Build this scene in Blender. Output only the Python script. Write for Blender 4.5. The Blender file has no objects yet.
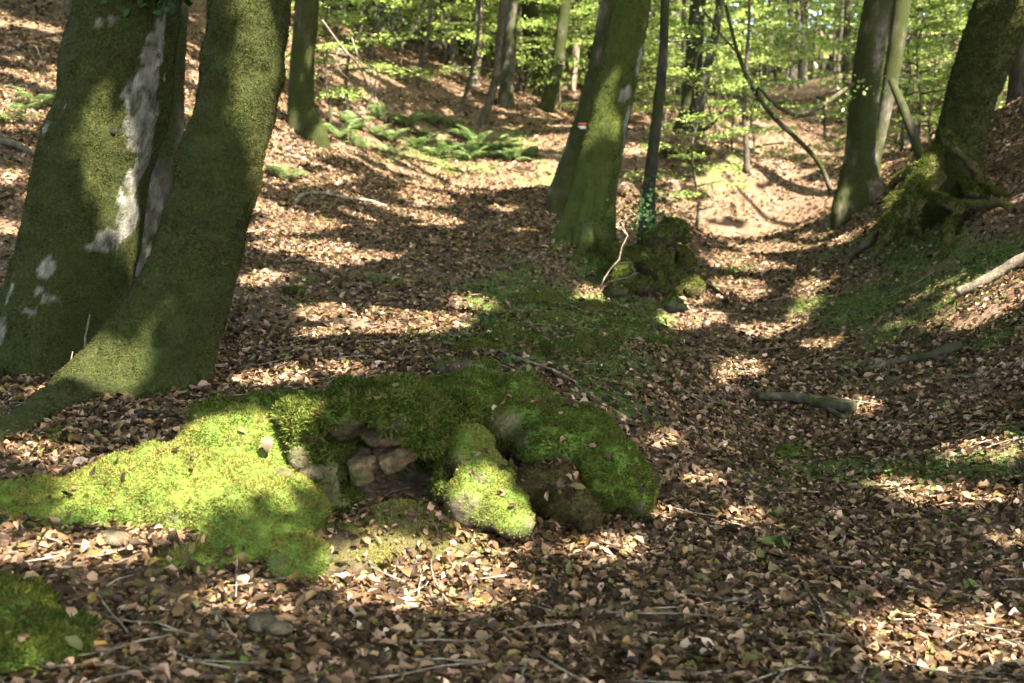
import bpy, bmesh, math, random
import numpy as np
from mathutils import Vector, Matrix
R = math.radians
rng = np.random.default_rng(7)
random.seed(7)
scn = bpy.context.scene
C = scn.collection

# ------------------------------------------------------------------ camera, sky, sun, exposure
CAM_H, PITCH, FOC = 1.5, R(8.5), 40.0
FPX = FOC / 36 * 1024
cd = bpy.data.cameras.new('camera'); cam = bpy.data.objects.new('camera', cd); C.objects.link(cam)
cam.location = (0, 0, CAM_H); cam.rotation_euler = (math.pi / 2 - PITCH, 0, 0)
cd.lens = FOC; cd.sensor_width = 36; cd.clip_start = 0.05; cd.clip_end = 600
cd.dof.use_dof = True; cd.dof.focus_distance = 6.3; cd.dof.aperture_fstop = 2.5; cd.dof.aperture_blades = 7
scn.camera = cam

SUN_EL, SUN_AZ = R(52), R(142)          # azimuth clockwise from +Y: behind the camera, to the right
S = np.array([math.sin(SUN_AZ) * math.cos(SUN_EL), math.cos(SUN_AZ) * math.cos(SUN_EL), math.sin(SUN_EL)])
w = bpy.data.worlds.new('World'); scn.world = w; w.use_nodes = True
nt = w.node_tree
sky = nt.nodes.new('ShaderNodeTexSky'); sky.sky_type = 'NISHITA'; sky.sun_disc = False
sky.sun_elevation = SUN_EL; sky.sun_rotation = SUN_AZ; sky.dust_density = 2.5; sky.ozone_density = .4; sky.air_density = .8
bg = nt.nodes['Background']; bg.inputs[1].default_value = 0.12
nt.links.new(sky.outputs[0], bg.inputs[0])
sd = bpy.data.lights.new('sun', 'SUN'); so = bpy.data.objects.new('sun', sd); C.objects.link(so)
sd.energy = 5.0; sd.angle = R(0.5); sd.color = (1.0, 0.93, 0.84)
so.rotation_euler = Vector(S).to_track_quat('Z', 'Y').to_euler(); so.location = (10, -10, 30)
vs = scn.view_settings
vs.view_transform = 'Standard'; vs.look = 'None'; vs.gamma = 1; vs.use_curve_mapping = False
vs.exposure = 3.4
scn.render.engine = 'CYCLES'
cy = scn.cycles
cy.max_bounces = 7; cy.diffuse_bounces = 4; cy.glossy_bounces = 2; cy.transmission_bounces = 4; cy.transparent_max_bounces = 4
cy.use_denoising = True; cy.denoiser = 'OPENIMAGEDENOISE'; cy.use_adaptive_sampling = True; cy.adaptive_threshold = 0.02
cy.caustics_reflective = False; cy.caustics_refractive = False
cy.sample_clamp_indirect = 6

# ------------------------------------------------------------------ numbers
def _h(ix, iy, iz):
    n = (ix.astype(np.int64) * 374761393 + iy.astype(np.int64) * 668265263 + iz.astype(np.int64) * 2147483647 // 3) & 0xffffffff
    n = ((n ^ (n >> 13)) * 1274126177) & 0xffffffff
    n = ((n ^ (n >> 16)) * 2246822519) & 0xffffffff
    return ((n ^ (n >> 15)) & 0xffffff) / float(0xffffff) * 2 - 1
def vnoise(p):
    p = np.asarray(p, float); i = np.floor(p).astype(np.int64); f = p - i; f = f * f * f * (f * (f * 6 - 15) + 10)
    x, y, z = i[:, 0], i[:, 1], i[:, 2]; u, v, t = f[:, 0], f[:, 1], f[:, 2]
    def L(a, b, k): return a + (b - a) * k
    c = [[[_h(x + a, y + b, z + d) for d in (0, 1)] for b in (0, 1)] for a in (0, 1)]
    return L(L(L(c[0][0][0], c[1][0][0], u), L(c[0][1][0], c[1][1][0], u), v),
             L(L(c[0][0][1], c[1][0][1], u), L(c[0][1][1], c[1][1][1], u), v), t)
def fbm(p, o=4):
    p = np.asarray(p, float); s = 0; a = 1.0; t = 0
    for k in range(o):
        s = s + a * vnoise(p * 2 ** k + 17.3 * k); t += a; a *= .5
    return s / t
def sstep(a, b, x):
    t = np.clip((x - a) / (b - a), 0, 1); return t * t * (3 - 2 * t)
def nrm(v):
    return v / np.maximum(np.linalg.norm(v, axis=-1, keepdims=True), 1e-9)
SP, CP = math.sin(PITCH), math.cos(PITCH)
def P(u, v, Y):
    a, b = (u - 512) / FPX, (341.5 - v) / FPX
    d = np.array([a, CP + b * SP, -SP + b * CP])
    return np.array([0, 0, CAM_H]) + d * (Y / d[1])
def PIX(p):
    p = np.asarray(p, float) - [0, 0, CAM_H]
    dep = p[..., 1] * CP - p[..., 2] * SP; up = p[..., 1] * SP + p[..., 2] * CP
    return 512 + FPX * p[..., 0] / dep, 341.5 - FPX * up / dep

# ------------------------------------------------------------------ terrain height
CTRL = [(0,683,3.1),(250,683,3.2),(512,683,3.35),(800,683,3.5),(1024,683,3.6),
 (0,590,3.75),(150,580,3.95),(300,590,4.0),(430,600,4.1),(560,590,4.3),(700,600,4.3),(850,600,4.4),(1000,600,4.5),
 (20,450,5.2),(100,420,5.7),(250,405,5.9),(380,380,6.5),(640,500,5.3),(560,470,5.7),(760,500,5.8),(900,500,5.8),(1020,500,5.4),
 (165,380,6.5),(70,362,7.5),(0,330,8.3),(350,340,8.2),(450,330,8.8),(560,330,8.1),(600,400,6.7),(700,420,7.2),(800,450,7.2),(1000,450,6.1),
 (0,260,10.5),(150,270,9.6),(280,290,10),(350,260,12),(450,270,11.8),(540,270,12.2),(640,330,8.9),(720,350,10.6),(780,350,11.2),(880,360,9.4),(1000,350,7.7),
 (0,190,11.6),(290,230,13),(400,220,16),(500,220,16.5),(585,238,14),(700,280,14.5),(760,280,18),(860,280,13),(1000,280,9.2),
 (0,110,15),(300,128,19),(250,180,15.5),(380,180,19.5),(480,185,21.5),(560,190,18),(750,240,23),(690,225,17.5),(850,235,16.2),(930,225,12.6),(1010,210,11.6),
 (0,20,19.5),(200,60,21),(350,130,23),(450,145,25.5),(540,150,25),(660,200,18.5),(760,200,30),(860,195,19.5),(1015,150,13.6),
 (250,20,26),(360,70,28),(450,75,33),(560,105,34),(690,135,26),(770,165,36),(905,150,24),(1000,110,18.5),
 (450,55,44),(600,102,44),(720,100,40),(800,122,41),(900,100,40),(810,88,50)]
ctl = [P(*c) for c in CTRL]
ctl += [np.array(c, float) for c in [(0,62,5.0),(14,62,5.9),(-28,62,13),(28,62,9.5),(0,115,8.8),(-45,115,20),(50,115,18),(-45,20,13),(40,20,8.5),(-20,8,4.2),(-14,0,2.6),(-26,-10,4),
 (20,8,3.6),(14,0,2.2),(30,-10,4),(0,-12,0.2),(-4,-6,.35),(5,-6,.0),(-7,3,0.75),(-4.2,1.5,.35),(5,2,.35),(7,5,.9),(0,1,0.02)]]
ctl = np.array(ctl)
def _phi(d2): return 0.5 * d2 * np.log(d2 + 1e-9)
_n = len(ctl)
_K = _phi(((ctl[:, None, :2] - ctl[None, :, :2]) ** 2).sum(-1)) + np.eye(_n) * 0.6
_Q = np.hstack([np.ones((_n, 1)), ctl[:, :2]])
_A = np.block([[_K, _Q], [_Q.T, np.zeros((3, 3))]])
_W = np.linalg.solve(_A, np.concatenate([ctl[:, 2], np.zeros(3)]))
def base_h(x, y):
    q = np.stack([np.ravel(x), np.ravel(y)], -1).astype(float); out = np.empty(len(q))
    for a in range(0, len(q), 20000):
        b = q[a:a + 20000]
        out[a:a + 20000] = _phi(((b[:, None] - ctl[None, :, :2]) ** 2).sum(-1)) @ _W[:_n] + _W[_n] + b @ _W[_n + 1:]
    return out.reshape(np.shape(x))
def hgt(x, y):
    x = np.asarray(x, float); y = np.asarray(y, float); q = np.stack([x.ravel(), y.ravel(), 0 * x.ravel()], -1)
    m = 0.05 * fbm(q / 0.9, 3) + 0.022 * fbm(q / 0.22 + 9, 3)
    m = m * (1 + np.clip(q[:, 1] - 8, 0, 30) * .05)
    return base_h(x, y) + m.reshape(x.shape)
def gz(x, y): return float(hgt(np.array([x]), np.array([y]))[0])
_YS = np.concatenate([np.arange(2.2, 14, .02), np.arange(14, 90, .1)])
def G(u, v):
    a, b = (u - 512) / FPX, (341.5 - v) / FPX
    d = np.array([a, CP + b * SP, -SP + b * CP]); p = np.array([0, 0, CAM_H]) + d[None] * (_YS / d[1])[:, None]
    below = np.nonzero(hgt(p[:, 0], p[:, 1]) >= p[:, 2])[0]
    return p[below[0]] if len(below) else p[-1]

# ------------------------------------------------------------------ mesh helpers
def mk(name, V, faces, mat=None, smooth=True, attrs=None, vcol=None):
    """faces: an (n,3)/(n,4) index array or a list of such arrays."""
    if not isinstance(faces, list): faces = [faces]
    faces = [np.asarray(f, np.int32) for f in faces if len(f)]
    me = bpy.data.meshes.new(name); V = np.ascontiguousarray(V, np.float32)
    me.vertices.add(len(V)); me.vertices.foreach_set('co', V.ravel())
    tot = np.concatenate([np.full(len(f), f.shape[1], np.int32) for f in faces])
    idx = np.concatenate([f.ravel() for f in faces])
    me.loops.add(len(idx)); me.loops.foreach_set('vertex_index', idx)
    me.polygons.add(len(tot)); me.polygons.foreach_set('loop_start', np.concatenate([[0], np.cumsum(tot)[:-1]]).astype(np.int32))
    me.polygons.foreach_set('use_smooth', np.full(len(tot), smooth))
    for k, a in (attrs or {}).items():
        at = me.attributes.new(k, 'FLOAT', 'POINT'); at.data.foreach_set('value', np.ascontiguousarray(a, np.float32))
    me.update(calc_edges=True)
    if mat: me.materials.append(mat)
    return me
LOC = {}
def tag(o, label=None, cat=None, group=None, kind=None):
    for k, v in (('label', label), ('category', cat), ('group', group), ('kind', kind)):
        if v: o[k] = v
    return o
def thing(name, label, cat, loc, group=None):
    o = bpy.data.objects.new(name, None); C.objects.link(o); o.location = tuple(loc); o.empty_display_size = .2
    LOC[o.name] = np.array(loc, float); return tag(o, label, cat, group)
def obj(name, V, F, mat, parent=None, smooth=True, attrs=None, loc=None):
    """one mesh object from world-space vertices; a child is expressed from its thing's base."""
    base = LOC[parent.name] if parent is not None else (np.array(loc, float) if loc is not None else np.zeros(3))
    o = bpy.data.objects.new(name, mk(name, np.asarray(V) - base, F, mat, smooth, attrs)); C.objects.link(o)
    LOC[o.name] = base
    if parent is not None: o.parent = parent
    else: o.location = tuple(base)
    return o
def copy_tree(o, parent=None):
    c = o.copy(); C.objects.link(c); c.parent = parent
    for ch in list(o.children): copy_tree(ch, c)
    return c
def cat_mesh(parts):
    V, F3, F4, n = [], [], [], 0
    for v, f in parts:
        V.append(v)
        for g in (f if isinstance(f, list) else [f]):
            g = np.asarray(g)
            if len(g): (F3 if g.shape[1] == 3 else F4).append(g + n)
        n += len(v)
    out = []
    if F3: out.append(np.concatenate(F3))
    if F4: out.append(np.concatenate(F4))
    return np.concatenate(V), out
def tris_of(F):
    out = []
    for f in (F if isinstance(F, list) else [F]):
        f = np.asarray(f)
        out += [f] if f.shape[1] == 3 else [f[:, [0, 1, 2]], f[:, [0, 2, 3]]]
    return np.concatenate(out)
def vnormals(V, F):
    t = tris_of(F); n = np.cross(V[t[:, 1]] - V[t[:, 0]], V[t[:, 2]] - V[t[:, 0]]); N = np.zeros_like(V)
    for k in range(3): np.add.at(N, t[:, k], n)
    return nrm(N)
def resample(pts, rad, ds):
    pts = np.array(pts, float); rad = np.array(rad, float)
    L = np.concatenate([[0], np.cumsum(np.linalg.norm(np.diff(pts, axis=0), axis=1))])
    n = max(3, int(L[-1] / ds) + 1); s = np.linspace(0, L[-1], n)
    if len(pts) < 3: f = lambda a: np.interp(s, L, a)
    else:
        def f(a):
            m = np.gradient(a, L); i = np.clip(np.searchsorted(L, s, 'right') - 1, 0, len(L) - 2)
            h = L[i + 1] - L[i]; t = (s - L[i]) / h
            return ((2*t**3-3*t**2+1)*a[i] + (t**3-2*t**2+t)*h*m[i] + (-2*t**3+3*t**2)*a[i+1] + (t**3-t**2)*h*m[i+1])
    return np.stack([f(pts[:, k]) for k in range(3)], -1), np.maximum(f(rad), 1e-4), s
def tube(pts, rad, nseg=10, ds=.1, wob=0., rough=0., rscale=8., seed=0., flare=None, cap=True, flat=None):
    c, r, s = resample(pts, rad, ds)
    if wob: c = c + np.stack([fbm(np.stack([s * 1.3, 0 * s + seed + k * 7.7, 0 * s], -1), 2) for k in range(3)], -1) * wob
    t = nrm(np.gradient(c, axis=0)); ref = np.array([1., 0, 0]) if abs(t[0][0]) < .85 else np.array([0, 0, 1.])
    e1 = np.empty_like(t); e = ref
    for i in range(len(t)):
        e = e - t[i] * (e @ t[i]); e = e / np.linalg.norm(e); e1[i] = e
    e2 = np.cross(t, e1); th = np.arange(nseg) / nseg * 2 * math.pi
    ring = e1[:, None] * np.cos(th)[None, :, None] + e2[:, None] * np.sin(th)[None, :, None]
    rr = np.repeat(r[:, None], nseg, 1)
    if flare:
        hh = np.maximum(s - .38, 0)[:, None]
        for (a0, amp, wd, h0) in flare:
            d = np.abs((th - a0 + math.pi) % (2 * math.pi) - math.pi)
            rr = rr + amp * np.exp(-hh / h0) * np.exp(-(d / wd) ** 2)[None]
    V = c[:, None] + ring * rr[..., None]; n = len(c)
    V = V.reshape(-1, 3)
    if rough: V = V + ring.reshape(-1, 3) * (fbm(V * rscale + seed, 4) * rough)[:, None]
    i = np.arange(n - 1)[:, None] * nseg; j = np.arange(nseg)[None]; k = (j + 1) % nseg
    F = np.stack([i + j, i + k, i + nseg + k, i + nseg + j], -1).reshape(-1, 4)
    Fs = [F]
    if cap:
        V = np.concatenate([V, c[:1], c[-1:]]); m = n * nseg; j = j.ravel(); k = k.ravel()
        Fs = [np.concatenate([np.stack([0 * j + m, k, j], -1), np.stack([0 * j + m + 1, (n - 1) * nseg + j, (n - 1) * nseg + k], -1)]), F]
    tt = np.tile(th, n); ss = np.repeat(s, nseg)
    if cap: tt = np.append(tt, [0, 0]); ss = np.append(ss, [s[0], s[-1]])
    return V, Fs, tt, ss
_b = bmesh.new(); bmesh.ops.create_icosphere(_b, subdivisions=3, radius=1)
ICOV = np.array([v.co[:] for v in _b.verts]); ICOF = np.array([[q.index for q in f.verts] for f in _b.faces]); _b.free()
def ell(c, r, rot=0., tilt=0.):
    V = ICOV * np.array(r)
    ct, st = math.cos(tilt), math.sin(tilt); V = V @ np.array([[ct, 0, st], [0, 1, 0], [-st, 0, ct]]).T
    cr, sr = math.cos(rot), math.sin(rot); V = V @ np.array([[cr, -sr, 0], [sr, cr, 0], [0, 0, 1]]).T
    return V + np.array(c), ICOF
def fuse(parts, voxel=.022, smooth=5):
    V, F = cat_mesh(parts); me = mk('tmp', V, F); o = bpy.data.objects.new('tmp', me); C.objects.link(o)
    m = o.modifiers.new('r', 'REMESH'); m.mode = 'VOXEL'; m.voxel_size = voxel
    m = o.modifiers.new('s', 'SMOOTH'); m.iterations = smooth; m.factor = .5
    dg = bpy.context.evaluated_depsgraph_get(); e = o.evaluated_get(dg); q = e.to_mesh()
    n = len(q.vertices); co = np.empty(n * 3, np.float32); q.vertices.foreach_get('co', co)
    F4 = np.array([p.vertices[:] for p in q.polygons if len(p.vertices) == 4], np.int32).reshape(-1, 4)
    F3 = np.array([p.vertices[:] for p in q.polygons if len(p.vertices) == 3], np.int32).reshape(-1, 3)
    e.to_mesh_clear(); bpy.data.objects.remove(o); bpy.data.meshes.remove(me)
    return co.reshape(-1, 3).astype(float), [f for f in (F3, F4) if len(f)]
def rough_up(V, F, amps, seed=0):
    N = vnormals(V, F); d = 0
    for a, sc in amps: d = d + a * fbm(V * sc + seed, 3)
    return V + N * np.asarray(d)[:, None]
def scatter(V, F, wgt, n):
    t = tris_of(F); a, b, c = V[t[:, 0]], V[t[:, 1]], V[t[:, 2]]; cr = np.cross(b - a, c - a); ar = np.linalg.norm(cr, axis=1)
    ww = ar * wgt[t].mean(1); k = rng.choice(len(t), n, p=ww / ww.sum())
    r1 = np.sqrt(rng.random(n))[:, None]; r2 = rng.random(n)[:, None]
    return a[k] * (1 - r1) + b[k] * r1 * (1 - r2) + c[k] * r1 * r2, cr[k] / np.maximum(ar[k], 1e-12)[:, None]
def fuzz(p, N, L, wd, droop=0., spread=.8, clump=9.):
    n = len(p); g = vnoise(p * clump); Lh = L * (.55 + .7 * rng.random(n)) * (1 + .5 * g)
    d = nrm(N + rng.normal(size=(n, 3)) * spread + np.array([0, 0, -droop])); s = nrm(np.cross(d, rng.normal(size=(n, 3))))
    p = p - N * L * .12; Lh = Lh * np.where(vnoise(p * clump * 3.1) < -.25, .45, 1)
    V = np.stack([p - s * wd / 2, p + s * wd / 2, p + d * Lh[:, None] * .6 + s * wd * .5, p + d * Lh[:, None]], 1).reshape(-1, 3)
    i = np.arange(n)[:, None] * 4
    return V, np.concatenate([i + [0, 1, 2], i + [0, 2, 3]]).astype(np.int32)
def litter(p, N, L, ratio=.6, curl=.35):
    """curled ovate leaves lying on points p with normals N: eight vertices and six faces each."""
    n = len(p); a = nrm(np.cross(N, rng.normal(size=(n, 3)))); b = np.cross(N, a); L = np.asarray(L)[:, None]; ratio = ratio * (.7 + .55 * rng.random((n, 1)))
    tt = [0, .3, .3, .3, .7, .7, .7, 1.]; ss = [0, -.5, 0, .5, -.42, 0, .42, 0]
    k1 = rng.normal(size=(n, 1)) * curl; k2 = (rng.normal(size=(n, 1)) * .6 + .35) * curl; k3 = rng.normal(size=(n, 1)) * curl * .7
    out = []
    for t, s in zip(tt, ss):
        x = t - .5; z = k1 * (x * x * 4 - .5) * .5 + k2 * (abs(s) * 2) * .55 + k3 * x * s * 2
        out.append(p + L * (a * x + b * s * ratio * (1 - .25 * np.abs(k2)) + N * z * .5))
    V = np.stack(out, 1).reshape(-1, 3); i = np.arange(n)[:, None] * 8
    F3 = np.concatenate([i + q for q in ([0, 2, 1], [0, 3, 2], [4, 5, 7], [5, 6, 7])])
    F4 = np.concatenate([i + q for q in ([1, 2, 5, 4], [2, 3, 6, 5])])
    return V, [F3, F4]
def cards(p, N, L, ratio=.6):
    """flat rhombic leaves, folded along the midrib."""
    n = len(p); a = nrm(np.cross(N, rng.normal(size=(n, 3)))); b = np.cross(N, a); L = np.broadcast_to(np.asarray(L, float), (n,))[:, None]
    V = np.stack([p - a * L * .5, p + b * L * ratio * .5 + N * L * .08, p + a * L * .5, p - b * L * ratio * .5 + N * L * .08], 1).reshape(-1, 3)
    i = np.arange(n)[:, None] * 4
    return V, np.concatenate([i + [0, 1, 2], i + [0, 2, 3]]).astype(np.int32)

# ------------------------------------------------------------------ materials
def newmat(name):
    m = bpy.data.materials.new(name); m.use_nodes = True; n = m.node_tree
    for q in list(n.nodes): n.nodes.remove(q)
    out = n.nodes.new('ShaderNodeOutputMaterial'); return m, n, out
def N_(n, t, **k):
    q = n.nodes.new(t)
    for a, v in k.items(): setattr(q, a, v)
    return q
def ramp(n, src, stops):
    r = N_(n, 'ShaderNodeValToRGB'); e = r.color_ramp.elements
    while len(e) < len(stops): e.new(.5)
    for q, (p, c) in zip(e, stops): q.position = p; q.color = (*c, 1)
    n.links.new(src, r.inputs[0]); return r.outputs[0]
def noise(n, scale, detail=5, rough=.6, vec=None):
    q = N_(n, 'ShaderNodeTexNoise'); q.inputs['Scale'].default_value = scale; q.inputs['Detail'].default_value = detail; q.inputs['Roughness'].default_value = rough
    if vec is None:
        g = N_(n, 'ShaderNodeNewGeometry'); vec = g.outputs['Position']
    n.links.new(vec, q.inputs['Vector']); return q.outputs['Fac']
def mixc(n, fac, a, b):
    q = N_(n, 'ShaderNodeMix', data_type='RGBA')
    for s, v in ((0, fac), (6, a), (7, b)):
        if hasattr(v, 'links'): n.links.new(v, q.inputs[s])
        else: q.inputs[s].default_value = v if s == 0 else (*v, 1)
    return q.outputs[2]
def bump(n, h, strength, dist):
    b = N_(n, 'ShaderNodeBump'); b.inputs['Strength'].default_value = strength; b.inputs['Distance'].default_value = dist
    n.links.new(h, b.inputs['Height']); return b.outputs[0]
def pbsdf(n, out, col, rough=.8, nor=None, spec=.3):
    b = N_(n, 'ShaderNodeBsdfPrincipled'); b.inputs['Roughness'].default_value = rough; b.inputs['Specular IOR Level'].default_value = spec
    n.links.new(col, b.inputs['Base Color'])
    if nor is not None: n.links.new(nor, b.inputs['Normal'])
    n.links.new(b.outputs[0], out.inputs[0]); return b
def leafmat(name, stops, trans=.4, rough=.55, spec=.25, big=None, tcol=1.0):
    m, n, out = newmat(name); g = N_(n, 'ShaderNodeNewGeometry'); col = ramp(n, g.outputs['Random Per Island'], stops)
    if big:
        f = noise(n, big[0], 3); f2 = N_(n, 'ShaderNodeMapRange'); f2.inputs[1].default_value = .4; f2.inputs[2].default_value = .62; n.links.new(f, f2.inputs[0])
        q = N_(n, 'ShaderNodeMix', data_type='RGBA', blend_type='MULTIPLY'); n.links.new(f2.outputs[0], q.inputs[0]); n.links.new(col, q.inputs[6]); q.inputs[7].default_value = (*big[1], 1); col = q.outputs[2]
    b = N_(n, 'ShaderNodeBsdfPrincipled'); b.inputs['Roughness'].default_value = rough; b.inputs['Specular IOR Level'].default_value = spec; n.links.new(col, b.inputs['Base Color'])
    if trans:
        t = N_(n, 'ShaderNodeBsdfTranslucent'); mx = N_(n, 'ShaderNodeMixShader'); mx.inputs[0].default_value = trans
        h = N_(n, 'ShaderNodeHueSaturation'); h.inputs['Value'].default_value = tcol; h.inputs['Saturation'].default_value = 1.1; n.links.new(col, h.inputs['Color'])
        n.links.new(h.outputs[0], t.inputs[0]); n.links.new(b.outputs[0], mx.inputs[1]); n.links.new(t.outputs[0], mx.inputs[2]); n.links.new(mx.outputs[0], out.inputs[0])
    else: n.links.new(b.outputs[0], out.inputs[0])
    return m
def attr(n, name):
    a = N_(n, 'ShaderNodeAttribute', attribute_name=name); return a.outputs['Fac']
def soil_mat():
    m, n, out = newmat('leafy_soil'); a = noise(n, 3.2, 6, .65); b = noise(n, 26, 6, .75); c = noise(n, 11, 5, .7)
    col = ramp(n, b, [(.3, (.022, .013, .007)), (.45, (.075, .046, .024)), (.55, (.14, .088, .053)), (.68, (.29, .2, .14))])
    col = mixc(n, ramp(n, a, [(.4, (0, 0, 0)), (.65, (.5, .5, .5))]), col, (.07, .045, .025))
    gr = ramp(n, c, [(.35, (.02, .04, .006)), (.6, (.065, .1, .016)), (.75, (.1, .14, .03))])
    col = mixc(n, attr(n, 'green'), col, gr)
    pbsdf(n, out, col, .9, bump(n, b, .9, .03), .15); return m
def bark_mat(name, moss, bark, mscale=60., bstretch=True):
    """moss where the 'moss' attribute is 1, bark where it is 0; both made of noise."""
    m, n, out = newmat(name); g = N_(n, 'ShaderNodeNewGeometry')
    mp = N_(n, 'ShaderNodeMapping'); mp.inputs['Scale'].default_value = (1, 1, .45) if bstretch else (1, 1, 1); n.links.new(g.outputs['Position'], mp.inputs[0])
    f1 = noise(n, mscale, 4, .65); f2 = noise(n, 5, 4, .6)
    mc = ramp(n, f1, [(.3, moss[0]), (.55, moss[1]), (.72, moss[2])]); mc = mixc(n, ramp(n, f2, [(.42, (0, 0, 0)), (.68, (.75, .75, .75))]), mc, moss[3])
    f3 = noise(n, 14, 6, .65, mp.outputs[0]); f4 = noise(n, 45, 5, .7, mp.outputs[0])
    bc = ramp(n, f3, [(.32, bark[0]), (.5, bark[1]), (.68, bark[2])])
    col = mixc(n, attr(n, 'moss'), bc, mc)
    ad = N_(n, 'ShaderNodeMath', operation='ADD'); n.links.new(f1, ad.inputs[0]); n.links.new(f4, ad.inputs[1])
    pbsdf(n, out, col, .88, bump(n, ad.outputs[0], .7, .02), .15); return m
MOSS_T = ((.007, .009, .002), (.025, .030, .005), (.052, .056, .010), (.019, .025, .004))
M = {}
M['soil'] = soil_mat()
M['trunk'] = bark_mat('mossy_bark', MOSS_T, ((.045, .042, .029), (.105, .098, .073), (.2, .19, .15)))
M['trunk_green'] = bark_mat('green_mossy_bark', ((.018, .025, .004), (.048, .06, .010), (.09, .10, .02), (.04, .053, .009)), ((.07, .066, .048), (.14, .132, .1), (.24, .23, .185)))
M['trunk_dark'] = bark_mat('dark_bark', MOSS_T, ((.008, .007, .005), (.02, .017, .012), (.05, .042, .03)))
M['trunk_mid'] = bark_mat('grey_bark', MOSS_T, ((.03, .026, .018), (.065, .055, .038), (.14, .125, .09)))
M['stone'] = bark_mat('mossy_stone', ((.03, .05, .008), (.08, .12, .016), (.14, .18, .03), (.05, .085, .012)), ((.02, .015, .008), (.054, .042, .023), (.12, .096, .058)), 40, False)
M['slab'] = bark_mat('tan_stone', ((.02, .03, .005), (.05, .07, .01), (.09, .11, .02), (.04, .05, .01)), ((.026, .017, .008), (.07, .047, .022), (.16, .115, .058)), 40, False)
M['brown'] = bark_mat('rotten_wood', ((.03, .026, .008), (.07, .058, .02), (.11, .09, .035), (.045, .04, .012)), ((.012, .008, .005), (.035, .024, .014), (.085, .06, .035)), 50)
M['stick'] = bark_mat('dead_stick', MOSS_T, ((.06, .047, .031), (.13, .104, .07), (.25, .205, .15)))
M['stick_dark'] = bark_mat('damp_stick', MOSS_T, ((.022, .018, .012), (.06, .048, .032), (.11, .09, .06)))
def mossmat(name, a, b, c, big, brown=(.085, .058, .02), lim=(.54, .68)):
    m = leafmat(name, [(0, a), (.5, b), (1, c)], .35, .75, .08, big); n = m.node_tree
    src = [l.from_socket for l in n.links if l.to_socket.name == 'Base Color'][0]; f = N_(n, 'ShaderNodeMapRange'); f.inputs[1].default_value, f.inputs[2].default_value, f.inputs[4].default_value = lim[0], lim[1], .75
    n.links.new(noise(n, big[0] * 1.7, 5, .65), f.inputs[0]); col = mixc(n, f.outputs[0], src, brown)
    for l in [l for l in n.links if l.from_socket == src and l.to_socket.name in ('Base Color', 'Color')]:
        t = l.to_socket; n.links.remove(l); n.links.new(col, t)
    return m
M['moss_tree'] = mossmat('tree_moss', (.010, .013, .002), (.034, .039, .006), (.105, .10, .018), (4, (.45, .55, .4)), (.05, .04, .012), (.45, .6))
M['moss_yellow'] = mossmat('yellow_moss', (.055, .057, .010), (.145, .138, .026), (.25, .225, .06), (5, (.55, .68, .5)), (.14, .105, .04))
M['moss_brown'] = mossmat('brown_moss', (.03, .022, .008), (.065, .048, .017), (.12, .09, .035), (7, (.6, .6, .5)), (.05, .07, .015))
M['moss_green'] = mossmat('green_moss', (.030, .037, .006), (.072, .082, .012), (.135, .14, .025), (6, (.55, .7, .6)))
M['moss_dark'] = mossmat('dark_moss', (.02, .03, .005), (.055, .07, .011), (.12, .128, .024), (6, (.6, .7, .6)))
M['litter'] = leafmat('dead_leaves', [(0, (.018, .010, .005)), (.32, (.05, .028, .013)), (.55, (.108, .062, .030)), (.7, (.19, .113, .062)), (.83, (.36, .225, .155)), (.87, (.11, .088, .03)), (.92, (.08, .09, .025)), (.95, (.25, .15, .045)), (1, (.48, .345, .26))], .25, .55, .2, (1.6, (.72, .7, .6)))
M['litter'].node_tree.nodes  # kept one material for the whole litter
M['green_leaf'] = leafmat('ground_plants', [(0, (.03, .05, .009)), (.5, (.07, .10, .018)), (1, (.15, .18, .04))], .45)
M['shade_canopy'] = leafmat('shade_leaves', [(0, (.06, .11, .015)), (.6, (.12, .18, .025)), (1, (.19, .25, .04))], .55, .5, .3, None, 1.6)  # for leaves above the frame; colour raised to green the light below
M['foliage'] = leafmat('beech_leaves', [(0, (.05, .085, .022)), (.5, (.14, .185, .048)), (1, (.27, .30, .10))], .55, .35, .5, None, 1.8)
M['fern'] = leafmat('fern_leaf', [(0, (.06, .1, .035)), (.6, (.11, .155, .05)), (1, (.19, .23, .08))], .5)
M['holly'] = leafmat('holly_leaf', [(0, (.012, .035, .009)), (1, (.03, .058, .010))], .2, .6, .12)
def flat(name, c, rough=.7):
    m, n, out = newmat(name); pbsdf(n, out, ramp(n, noise(n, 30), [(.3, tuple(x * .75 for x in c)), (.7, c)]), rough); return m
M['rot'] = flat('hole_shade', (.006, .005, .0035), 1.0); M['red'] = flat('red_paint', (.45, .09, .05)); M['white'] = flat('white_paint', (.7, .66, .6))  # the near-black paints the shade inside the knot hole
M['litter_pale'] = flat('pale_leaf', (.06, .042, .024))

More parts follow.
